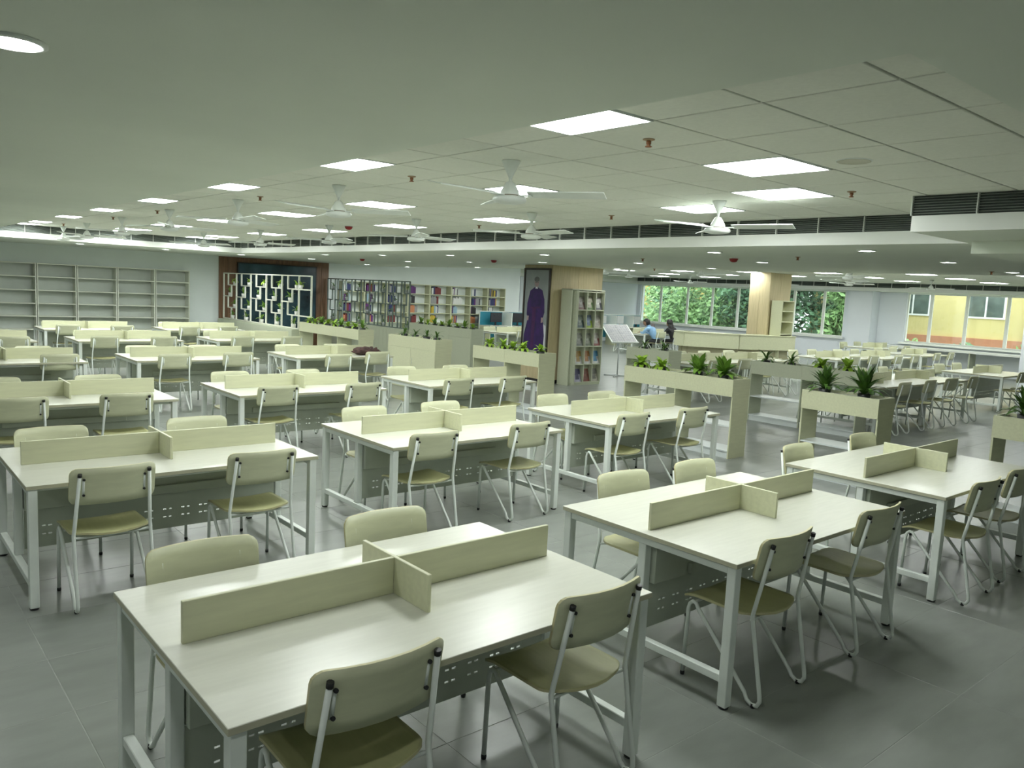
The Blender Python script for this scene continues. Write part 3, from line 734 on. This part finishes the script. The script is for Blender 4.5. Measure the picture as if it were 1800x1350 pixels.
SHN = {.76: 'fourth', 1.10: 'third', 1.42: 'second', 1.75: 'top'}
rb = random.Random(11); PAL = [0, 0, 0, 1, 1, 2, 2, 3, 3, 5, 5, 6, 8, 4, 7]
for k in range(8):
    lab = f'cream bookcase partly filled with books on the back wall, {ORD1[k]} from the left'
    bookcase(bx[k]+.006, YW-.32, bx[k+1]-bx[k]-.012, .30, 2.08, zs, lab, 'filled bookcases on the back wall', M_LAM, solid=M_WALL)
    for z in (.76, 1.10, 1.42, 1.75):
        x = bx[k]+.04+rb.choice((0, 0, .05)); n = rb.randint(5, 7); ci = rb.choice(PAL)
        for q in range(n):
            if rb.random() < .45: ci = rb.choice(PAL)
            w_ = rb.choice((.03, .045, .06)); h_ = rb.choice((.22, .24, .26))
            o = link('book', book_mesh(ci, w_, h_), None, (x, YW-.30, z+.0125))
            tag(o, f'{BC[ci][0]} book, {ORD1[q]} from left on the {SHN[z]} shelf of the {ORD1[k]} filled bookcase', 'book', 'books in the wall bookcases')
            x += w_+.003
bookcase(20.36, 12.2, .64, .34, 2.1, [.1, .45, .8, 1.15, 1.5, 1.8], 'empty cream bookcase standing beside the far veneered column', None, M_LAM)
t = bookcase(24.2, YF-.34, .9, .3, 2.1, [.1, .45, .8, 1.15, 1.5, 1.8], 'small dark-filled bookcase by the far wall behind the magazine rack', None, M_LAM)
SHF = {.8: 'fourth', 1.15: 'third', 1.5: 'second', 1.8: 'top'}
for z in (.8, 1.15, 1.5, 1.8):
    for q in range(7):
        ci = rb.choice((0, 3, 5, 5, 7)); o = link('book', book_mesh(ci, .06, .24), None, (24.24+q*.11, YF-.31, z+.0125))
        tag(o, f'{BC[ci][0]} book, {ORD1[q]} from left on the {SHF[z]} shelf of the small far bookcase', 'book', 'books in the far small bookcase')

# ------------------------------------------------------------------ poster on the column
M_PFR = mat('poster_frame_dark', (.03, .022, .018), .4, .2)
po = thing('portrait_poster', 'tall framed poster of a standing person in a purple robe', 'poster', (11.845, 12.70, .55), 0)
# local: y across (0..0.84, left edge in the photo is larger y), z up
PW, PH = .86, 1.98
MB().box(-.03, 0, 0, .04, 0, PH).box(-.03, 0, PW-.04, PW, 0, PH).box(-.03, 0, .04, PW-.04, 0, .04).box(-.03, 0, .04, PW-.04, PH-.04, PH).build('frame', M_PFR, po)
M_PR0 = mat('print_grey', (.25, .28, .28), .6, .12, 1.5, c2=(.30, .32, .32))
M_PR1 = mat('print_purple', (.012, .002, .075), .6, .35, 5, c2=(.03, .003, .09))
M_PR2 = mat('print_violet', (.05, .003, .07), .6, .3, 6)
M_PR3 = mat('print_skin', (.34, .24, .24), .6, .1)
M_PR4 = mat('print_hair', (.12, .12, .12), .6, .2)
M_PR5 = mat('print_white', (.62, .62, .66), .6, .1)
pm = MB(); pm.box(-.012, -.001, .04, PW-.04, .04, PH-.04, 0)
def flat(pts, mi, d): pm.poly([(-.012-d, PW-a, b) for a, b in pts], mi)
# a = distance from the left edge in the photo
flat([(.10, .04), (.60, .04), (.62, .30), (.72, .18), (.74, .5), (.68, .9), (.72, 1.02), (.70, 1.3), (.62, 1.50), (.47, 1.56), (.36, 1.56), (.22, 1.48), (.14, 1.2), (.13, .95), (.18, .88), (.07, .5), (.06, .2)], 1, .0005)
flat([(.30, .2), (.40, .2), (.44, 1.10), (.32, 1.10)], 2, .001)
flat([(.26, 1.08), (.58, 1.10), (.58, 1.14), (.26, 1.12)], 2, .0012)
flat([(.38, 1.53), (.47, 1.53), (.45, 1.57), (.40, 1.57)], 5, .0012)
flat([(.425+.075*math.cos(i*PI/8), 1.67+.105*math.sin(i*PI/8)) for i in range(16)], 3, .001)
flat([(.425+.085*math.cos(i*PI/8), 1.735+.06*math.sin(i*PI/8)) for i in range(16)], 4, .0012)
flat([(.38, 1.655), (.42, 1.655), (.42, 1.672), (.38, 1.672)], 4, .0014)
flat([(.44, 1.655), (.48, 1.655), (.48, 1.672), (.44, 1.672)], 4, .0014)
flat([(.405, 1.605), (.455, 1.605), (.45, 1.612), (.41, 1.612)], 4, .0014)
flat([(.14, .82), (.20, .82), (.21, .92), (.15, .92)], 3, .0012)
flat([(.62, .78), (.68, .80), (.68, .90), (.62, .90)], 3, .0012)
flat([(.64, .10), (.78, .06), (.78, .72), (.70, .76), (.72, .4)], 5, .0003)
flat([(.12, .045), (.3, .045), (.26, .1), (.14, .12)], 5, .0014)
pm.build('print', [M_PR0, M_PR1, M_PR2, M_PR3, M_PR4, M_PR5], po)

# ------------------------------------------------------------------ magazine rack with its magazines
mr = thing('magazine_rack', 'tall sage magazine rack with fifteen pockets beside the poster column', 'magazine rack', (12.14, 12.28, 0))
W, D, H = 1.0, .34, 2.1
B(-.03, .0, .02, D, .0, H).build('side_panel', M_LAMG, mr)
sd = MB()
arc = [(-.03, .25), (-.02, .12), (.03, .03), (.10, 0), (.16, -.01)]
ap = [(-.03+.20*(1-math.cos(a)), D-.34*math.sin(a)) for a in [i*PI/12 for i in range(7)]]
for (xa_, ya_), (xb_, yb_) in zip(ap[:-1], ap[1:]): sd.quad((xa_, ya_, 0), (xb_, yb_, 0), (xb_, yb_, H), (xa_, ya_, H))
sd.build('curved_end', M_LAMG, mr)
X0 = .18
B(X0-.02, X0, 0, D, 0, H).build('upright', M_LAMG, mr)
for k in range(1, 4): B(X0+k*.27-.008, X0+k*.27+.008, .0, D, .06, H-.02).build('upright', M_LAMG, mr)
for k in range(6): B(X0, X0+.81, 0, D, .06+k*.40-.01, .06+k*.40+.01).build('shelf', M_LAMG, mr)
B(X0, X0+.81, .13, .15, .06, H).build('back_panel', M_LAMG, mr)
B(-.03, X0+.82, 0, D, H-.01, H+.012).build('top_panel', M_LAMG, mr)
B(X0-.1, X0+.81, .01, D, 0, .05).build('plinth', M_LAMG, mr)
CV = [('grey and maroon', (.25, .16, .16), (.5, .48, .45)), ('green and cream', (.18, .28, .12), (.7, .68, .55)), ('black and white', (.12, .12, .14), (.65, .65, .62)),
      ('dark teal', (.05, .10, .11), (.35, .4, .36)), ('blue and lime', (.32, .45, .05), (.25, .33, .5)), ('pale beige', (.5, .45, .38), (.65, .62, .56)),
      ('grey', (.2, .22, .2), (.45, .46, .42)), ('olive', (.16, .19, .13), (.42, .44, .36)), ('red and white', (.3, .08, .08), (.65, .6, .56)),
      ('golden and white', (.7, .7, .68), (.5, .3, .06)), ('white with orange corner', (.72, .72, .72), (.55, .25, .08)), ('white with blue corner', (.72, .74, .74), (.05, .3, .55)),
      ('lavender and navy', (.55, .53, .68), (.08, .08, .2)), ('brick red', (.25, .06, .04), (.32, .12, .08)), ('cream and grey', (.6, .57, .48), (.3, .3, .27))]
i = 0
for r in range(5):
    for c in range(3):
        nm, a, b = CV[i]; i += 1
        z0 = .06+(4-r)*.40+.012
        o = MB()
        o.box(0, .22, 0, .008, 0, .29, 0); o.quad((.0, -.0006, .145), (.22, -.0006, .17), (.22, -.0006, .29), (.0, -.0006, .29), 1); o.quad((.05, -.0009, .05), (.17, -.0009, .05), (.15, -.0009, .19), (.07, -.0009, .19), 1)
        ob = o.build('magazine', [mat(f'cover_{i}a', [q*.6 for q in a], .35, .3, 12), mat(f'cover_{i}b', [q*.6 for q in b], .35, .4, 18)])
        ob.location = (12.14+X0+c*.27+.025, 12.28+.035, z0); ob.rotation_euler.x = -.26
        tag(ob, f'{nm} magazine in the rack, {ORD1[r]} row from top, {["left", "middle", "right"][c]} pocket', 'magazine', 'magazines in the rack')

# newspaper stand
ns = thing('newspaper_stand', 'slanted white newspaper stand on a thin steel post', 'newspaper stand', (14.9, 13.35, 0), -.15)
bd = B(-.42, .42, -.32, .32, -.015, 0).build('board', M_WMET, ns, (0, 0, 1.08)); bd.rotation_euler.x = .72
B(-.42, .42, -.335, -.32, -.015, .03).build('lip', M_WMET, bd)
MB().tube([(0, 0, .03), (0, 0, 1.06)], .018, 10).build('post', M_GREYP, ns)
MB().tube([(-.3, -.22, .02), (0, 0, .03), (.3, -.22, .02)], .016, 8).tube([(-.25, .22, .02), (0, 0, .03), (.25, .22, .02)], .016, 8).build('base', M_GREYP, ns)
def newsmat():
    m = mat('newsprint', (.62, .62, .64), .8, .05, 8)
    nt = m.node_tree; b = nt.nodes['Principled BSDF']; br = nt.nodes.new('ShaderNodeTexBrick')
    br.inputs['Scale'].default_value = 9; br.inputs['Color1'].default_value = (.20, .20, .22, 1); br.inputs['Color2'].default_value = (.36, .34, .34, 1); br.inputs['Mortar'].default_value = (.50, .50, .52, 1); br.inputs['Mortar Size'].default_value = .05
    tc = nt.nodes.new('ShaderNodeTexCoord'); nt.links.new(tc.outputs['Object'], br.inputs['Vector']); nt.links.new(br.outputs['Color'], b.inputs['Base Color']); return m
nw = MB().box(-.38, -.004, -.3, .3, .001, .006).box(.004, .38, -.3, .3, .001, .007).build('newspaper', newsmat())
nw.matrix_world = Matrix.Translation((14.9, 13.35, 1.08)) @ Matrix.Rotation(-.15, 4, 'Z') @ Matrix.Rotation(.72, 4, 'X')
tag(nw, 'open broadsheet newspaper lying on the slanted stand', 'newspaper')

# ------------------------------------------------------------------ service counter in the far hall
sc2 = thing('service_counter', 'long cream service counter with rounded left end before the far column', 'counter', (0, 0, 0))
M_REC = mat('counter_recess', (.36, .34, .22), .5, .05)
CP = [(18.75, 14.55), (18.45, 14.42), (18.30, 14.2), (18.28, 13.95), (19.15, 12.70), (20.8, 11.95)]
def wall_strip(mb, pts, z0, z1, th, inset=0.0):
    for (xa_, ya_), (xb_, yb_) in zip(pts[:-1], pts[1:]):
        d = Vector((xb_-xa_, yb_-ya_, 0)).normalized(); nn = Vector((-d.y, d.x, 0))
        p0, p1 = Vector((xa_, ya_, 0))+nn*inset, Vector((xb_, yb_, 0))+nn*inset; q0, q1 = p0+nn*th, p1+nn*th
        n_ = len(mb.v)
        for z_ in (z0, z1): mb.v += [(p.x, p.y, z_) for p in (p0, p1, q1, q0)]
        for q in ((0, 3, 2, 1), (4, 5, 6, 7), (0, 1, 5, 4), (1, 2, 6, 5), (2, 3, 7, 6), (3, 0, 4, 7)):
            mb.f.append(tuple(n_+i_ for i_ in q)); mb.m.append(0); mb.sm.append(False)
    return mb
wall_strip(MB(), CP[:4], .69, 1.08, .04).build('curved_panel', M_LAM, sc2)
for k in (3, 4):
    a_, b_ = Vector(CP[k]), Vector(CP[k+1]); dd = (b_-a_).normalized()*.012
    wall_strip(MB(), [tuple(a_+dd), tuple(b_-dd)], .69, 1.08, .04).build('front_panel', M_LAM, sc2)
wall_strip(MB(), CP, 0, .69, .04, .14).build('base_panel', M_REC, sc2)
wall_strip(MB(), CP, 1.08, 1.105, .5, -.02).build('worktop', M_LAM, sc2)

# ------------------------------------------------------------------ computer desks by the back wall
def workstation(x, y, n, label, glassy=False):
    t = thing('computer_desk', label, 'computer desk', (x, y, 0))
    L = n*1.05
    B(0, L, 0, .6, .72, .745).build('desktop', M_TOP, t)
    for k in range(n+1): B(k*1.05-(.03 if k == n else 0), k*1.05+(.03 if k < n else 0), 0, .6, 0, .72).build('side_panel', M_LAM, t)
    B(0, L, .6, .63, .3, 1.22).build('blue_screen', M_BLUEP, t)
    MB().box(-.02, L+.02, .595, .635, 1.22, 1.25).box(-.02, 0, .595, .635, .3, 1.22).box(L, L+.02, .595, .635, .3, 1.22).build('screen_frame', M_WMET, t)
    for k in range(1, n): B(k*1.05-.015, k*1.05+.015, .05, .6, .745, 1.22).build('screen_divider', M_WMET, t)
    for k in range(n):
        m = thing('monitor', f'{"white-backed" if glassy else "black"} computer monitor, {ORD1[k]} from left on the {"far" if glassy else "near"} blue-screened desk', 'monitor', (x+k*1.05+.52, y+.3, .746), 0, 'computer monitors')
        B(-.26 if not glassy else -.2, .26 if not glassy else .2, 0, .03, .12, .46).build('screen', M_GREYP if glassy else M_SCREEN, m); B(-.03, .03, .03, .06, .01, .25).build('stand', M_BLK, m); B(-.1, .1, -.05, .1, 0, .012).build('foot', M_BLK, m)
workstation(17.6, 21.9, 2, 'blue-screened computer desk left of the poster')
workstation(23.2, 21.9, 3, 'blue-screened computer desk in the far hall behind the newspaper stand', True)
M_BAG = mat('peach_bag', (.55, .33, .22), .7, .1)
def bag(x, y, z, m, label, s=1):
    t = thing('handbag', label, 'bag', (x, y, z))
    b = bmesh.new(); bmesh.ops.create_cube(b, size=1)
    for v in b.verts:
        k = .75 if v.co.z > 0 else 1
        v.co = Vector((v.co.x*.32*k*s, v.co.y*.14*k*s, (v.co.z+.5)*.28*s))
    bmesh.ops.bevel(b, geom=b.edges[:], offset=.03*s, segments=2, affect='EDGES')
    me = bpy.data.meshes.new('body'); b.to_mesh(me); b.free(); me.materials.append(m); link('body', me, t)
    MB().tube([(-.08*s, 0, .27*s), (-.06*s, 0, .40*s), (.06*s, 0, .40*s), (.08*s, 0, .27*s)], .008*s, 6).build('strap', m, t)
bag(16.35, 18.4, .752, M_BAG, 'peach handbag standing on the table left of the poster')

# desk along the window pier
wc = thing('window_counter', 'long white counter desk under the right group of windows', 'counter', (27.55, 5.0, 0))
B(0, .6, 0, 8.0, .72, .78).build('worktop', M_WIN, wc)
for k in range(6): B(.05, .55, .05+k*1.57, .09+k*1.57, 0, .72).build('support', M_LAMG, wc)

# ------------------------------------------------------------------ people at the far table
def skin_body(name, verts, edges, radii, m, parent, sub=2):
    me = bpy.data.meshes.new(name); me.from_pydata(verts, edges, []); me.materials.append(m)
    o = link(name, me, parent)
    md = o.modifiers.new('skin', 'SKIN'); md.use_smooth_shade = True
    for v, r in zip(me.skin_vertices[0].data, radii): v.radius = (r, r) if not isinstance(r, tuple) else r
    me.skin_vertices[0].data[0].use_root = True
    s = o.modifiers.new('sub', 'SUBSURF'); s.levels = sub; s.render_levels = sub
    return o
M_SKIN = mat('skin', (.30, .17, .11), .55, .05)
M_HAIR = mat('hair_black', (.012, .010, .010), .5, .3, 40)
def clothes(name, top, low):
    m = mat(name, top, .8, .1)
    nt = m.node_tree; b = nt.nodes['Principled BSDF']; src = b.inputs['Base Color'].links[0].from_socket
    tc = nt.nodes.new('ShaderNodeTexCoord'); sx = nt.nodes.new('ShaderNodeSeparateXYZ'); gt = nt.nodes.new('ShaderNodeMath'); gt.operation = 'GREATER_THAN'; gt.inputs[1].default_value = .60
    mx = nt.nodes.new('ShaderNodeMix'); mx.data_type = 'RGBA'; mx.inputs['A'].default_value = (*low, 1)
    nt.links.new(tc.outputs['Object'], sx.inputs[0]); nt.links.new(sx.outputs['Z'], gt.inputs[0]); nt.links.new(gt.outputs[0], mx.inputs['Factor']); nt.links.new(src, mx.inputs['B']); nt.links.new(mx.outputs['Result'], b.inputs['Base Color'])
    return m
def person(x, y, rz, label, shirt, lean, turn, longhair):
    p = thing('person', label, 'person', (x, y, 0), rz, None)
    lx, ly = lean
    N = Vector((lx*.8, ly*.8+.02, .98)); S = Vector((0, 0, .50)); C_ = S.lerp(N, .55); Hd = Vector((lx*1.1, ly*1.25+.06, 1.13))
    v = [tuple(S), tuple(S.lerp(N, .3)), tuple(C_), tuple(S.lerp(N, .86)), tuple(N), tuple(Hd+Vector((0, 0, -.03))),
         (N.x-.18, N.y, .93), (N.x-.23, N.y+.12, .76), (N.x-.10, N.y+.33, .80), (N.x+.18, N.y, .93), (N.x+.23, N.y+.12, .76), (N.x+.10, N.y+.33, .80),
         (-.10, .02, .50), (-.11, .38, .50), (-.11, .36, .10), (-.11, .44, .05), (.10, .02, .50), (.11, .38, .50), (.11, .36, .10), (.11, .44, .05)]
    e = [(0, 1), (1, 2), (2, 3), (3, 4), (4, 5), (3, 6), (6, 7), (7, 8), (3, 9), (9, 10), (10, 11), (0, 12), (12, 13), (13, 14), (14, 15), (0, 16), (16, 17), (17, 18), (18, 19)]
    r = [(.15, .12), (.145, .11), (.165, .12), (.14, .10), .055, .05, .07, .05, .035, .07, .05, .035, .10, .075, .05, .045, .10, .075, .05, .045]
    skin_body('body', v, e, r, shirt, p)
    def ball(name, c, sx, sy, sz, m, fn=None):
        b = bmesh.new(); bmesh.ops.create_uvsphere(b, u_segments=16, v_segments=12, radius=1)
        for q in b.verts:
            if fn: fn(q)
            q.co = Vector((q.co.x*sx, q.co.y*sy, q.co.z*sz))
        for fc in b.faces: fc.smooth = True
        me = bpy.data.meshes.new(name); b.to_mesh(me); b.free(); me.materials.append(m); o = link(name, me, p, c); o.rotation_euler = (-.35, 0, turn); return o
    hd = ball('head', Hd, .078, .095, .115, M_SKIN)
    for sx in (-1, 1):
        MB().lathe([(0, -.012), (.014, -.008), (.014, .008), (0, .012)], 8).build('ear', M_SKIN, hd, (sx*.078, 0, 0))
    MB().lathe([(0, .05), (.008, .03), (.016, 0), (0, -.006)], 8).build('nose', M_SKIN, hd, (0, .092, -.03))
    for sx in (-1, 1): MB().lathe([(0, .008), (.010, 0), (0, -.008)], 8).build('eye', M_HAIR, hd, (sx*.03, .088, 0))
    MB().box(-.025, .025, .082, .09, -.062, -.054).build('mouth', M_RED, hd)
    def hf(q):
        if q.co.y > .25 and q.co.z < .35: q.co.y = .25
    ball('hair', Hd+Vector((0, -.03, .025)), .118, .125, .135, M_HAIR, hf)
    if longhair:
        ball('hair_length', Hd+Vector((lx*-.2, -.10, -.12)), .125, .08, .23, M_HAIR)
    # hands: palm and five fingers resting on the table
    for sx in (-1, 1):
        hx, hy, hz = N.x+sx*.10, N.y+.33, .80
        vv = [(hx, hy, hz), (hx-sx*.02, hy+.06, hz-.01)]; ee = [(0, 1)]; rr_ = [.025, .026]
        for q, (dx, L) in enumerate([(-.03, .055), (-.01, .075), (.01, .08), (.03, .07)]):
            a = len(vv); vv += [(hx-sx*.02+dx, hy+.09, hz-.012), (hx-sx*.02+dx, hy+.09+L*.6, hz-.022), (hx-sx*.02+dx, hy+.09+L, hz-.035)]; ee += [(1, a), (a, a+1), (a+1, a+2)]; rr_ += [.010, .009, .008]
        a = len(vv); vv += [(hx-sx*.055, hy+.05, hz-.012), (hx-sx*.07, hy+.085, hz-.02)]; ee += [(0, a), (a, a+1)]; rr_ += [.011, .009]
        skin_body('hand', vv, ee, rr_, M_SKIN, p, 1)
person(21.64, 17.66, .0, 'person in light blue top leaning over the far table, head on one side', clothes('shirt_light_blue', (.22, .38, .58), (.02, .02, .025)), (-.16, .26), .7, False)
person(22.60, 17.66, .0, 'person with long black hair in dark clothes bent over the far table', mat('dark_clothes', (.016, .015, .018), .8, .2), (-.03, .16), .0, True)
bag(22.1, 18.25, .752, mat('red_bag', (.22, .02, .025), .7, .3), 'dark red bag on the table between the two people', .8)

# jacket thrown on the fourth-row right table
b = bmesh.new(); bmesh.ops.create_icosphere(b, subdivisions=4, radius=1)
rj = random.Random(5)
from mathutils import noise
for v in b.verts:
    p = v.co.copy(); n_ = noise.noise(p*2.3)*.35+noise.noise(p*5.1)*.18
    v.co = Vector((p.x*.30*(1+n_*.5), p.y*.16*(1+n_*.6), max(0, (p.z*.5+.45)*.13*(1+n_*1.2))))
for fc in b.faces: fc.smooth = True
me = bpy.data.meshes.new('jacket'); b.to_mesh(me); b.free(); me.materials.append(mat('jacket_brown', (.028, .016, .014), .8, .4, 12, c2=(.06, .025, .02)))
jk = thing('folded_jacket', 'dark brown jacket heaped on the right table of the fourth row', 'jacket', (7.15, 12.38, .752), .3)
link('body', me, jk); MB().tube([(.2, .02, .05), (.32, .05, .05), (.40, .03, .02), (.45, .05, .012)], [.05, .04, .03, .02], 8).build('sleeve', MATS['jacket_brown'], jk)

# ------------------------------------------------------------------ outside: ground, building, trees
M_GR = mat('outside_ground', (.20, .26, .12), .9, .3, 1.0)
og = B(XW+.4, 90, -40, 110, -3.2, -3.0).build('outside_ground', M_GR); tag(og, 'green ground outside the windows', 'ground', None, 'structure')
M_YEL = mat('yellow_render', (.62, .46, .14), .8, .06, 1)
M_YEL2 = mat('pale_yellow_render', (.66, .56, .24), .8, .06, 1)
M_BRK = mat('terracotta_band', (.50, .22, .12), .8, .1)
M_OWIN = mat('dark_window', (.10, .13, .11), .2, .3, 3)
def building(x, y0, y1, H, label, m):
    t = thing('apartment_building', label, 'building', (x, y0, -3))
    L = y1-y0
    B(0, 8, 0, L, 0, H).build('wall', m, t)
    for z in (3.6, 6.9, 10.2): B(-.12, 0, 0, L, z, z+.35).build('string_course', M_BRK, t)
    k = 0
    y = .9
    while y+1.5 < L:
        for z in (1.2, 4.8, 8.0):
            wq = MB().box(-.06, .0, y, y+1.5, z, z+1.4).build('window', M_WIN, t)
            B(-.075, -.06, y+.08, y+.71, z+.08, z+1.32).build('pane', M_OWIN, wq); B(-.075, -.06, y+.79, y+1.42, z+.08, z+1.32).build('pane', M_OWIN, wq)
        if int(y) % 2 == 0: B(-.3, 0, y+1.9, y+2.2, 0, H).build('pilaster', M_YEL2, t)
        y += 3.0
building(37.0, 2.0, 20.6, 13, 'yellow building with terracotta bands outside the right windows', M_YEL2)
building(46.0, 36.0, 46.0, 13, 'ochre building glimpsed beyond the trees at the left window', M_YEL)
def tree(x, y, h, r, label, m, n=4200):
    t = thing('tree', label, 'tree', (x, y, -3), 0, 'trees outside the windows')
    MB().tube([(0, 0, 0), (.05, 0, h*.4), (0, .1, h*.75)], [.16, .12, .05], 8).build('trunk', mat('bark', (.12, .08, .05), .9, .3), t)
    q = random.Random(int(x*100+y)); mb = MB()
    cl = [(q.uniform(-.6, .6)*r, q.uniform(-.6, .6)*r, h*.62+q.uniform(-.45, .45)*h*.6, q.uniform(.35, .6)*r) for _ in range(16)]
    for _ in range(n):
        c = q.choice(cl); d = Vector((q.gauss(0, 1), q.gauss(0, 1), q.gauss(0, 1))).normalized()*c[3]*q.uniform(.6, 1.05)
        p = Vector(c[:3])+d; s = q.uniform(.09, .19); a = Vector((q.gauss(0, 1), q.gauss(0, 1), q.gauss(0, 1))).normalized(); b_ = a.orthogonal().normalized()
        mb.quad(tuple(p-a*s), tuple(p-b_*s*.5), tuple(p+a*s), tuple(p+b_*s*.5))
    f = mb.build('foliage', m, t); f['kind'] = 'stuff'
TR1 = mat('tree_leaf_bright', (.15, .29, .09), .7, .4, 1.5, c2=(.27, .43, .17))
TR2 = mat('tree_leaf_deep', (.08, .18, .09), .7, .4, 1.5, c2=(.14, .27, .14))
for k, (x, y, h, r, m) in enumerate([(33.5, 27.5, 5.4, 2.0, TR1), (34.5, 25.0, 8.2, 2.6, TR1), (34.0, 22.0, 8.0, 2.4, TR2), (35.5, 23.6, 8.6, 2.6, TR1), (33.5, 19.6, 8.2, 2.2, TR2), (34.3, 17.9, 8.4, 1.6, TR2), (34.4, 20.9, 8.8, 2.0, TR2), (33.2, 16.6, 7.2, 1.3, TR1), (37.5, 30.2, 7.0, 2.2, TR1), (38, 27.6, 8.5, 3.0, TR2)]):
    tree(x, y, h, r, f'leafy green tree outside the windows, {ORD1[k]} of the row along the glass', m)
for k, (x, y) in enumerate([(32, 15.2), (32.3, 13.6), (32, 11.6), (32.4, 9.8)]):
    t = thing('shrub', f'green shrub outside the right windows, {ORD1[3-k]} from the right', 'shrub', (x, y, -3), 0, 'shrubs below the right windows')
    q = random.Random(k+50); mb = MB()
    for _ in range(700):
        d = Vector((q.gauss(0, 1), q.gauss(0, 1), abs(q.gauss(0, 1)))).normalized()*q.uniform(.5, 1)
        p = Vector((d.x*.9, d.y*.9, 2.2+d.z*1.75)); s = q.uniform(.08, .16); a = Vector((q.gauss(0, 1), q.gauss(0, 1), q.gauss(0, 1))).normalized(); b_ = a.orthogonal().normalized()
        mb.quad(tuple(p-a*s), tuple(p-b_*s*.5), tuple(p+a*s), tuple(p+b_*s*.5))
    f = mb.build('foliage', TR1 if k % 2 else TR2, t); f['kind'] = 'stuff'
    MB().tube([(0, 0, 0), (0, 0, 2.6)], .06, 6).build('stem', MATS['bark'], t)
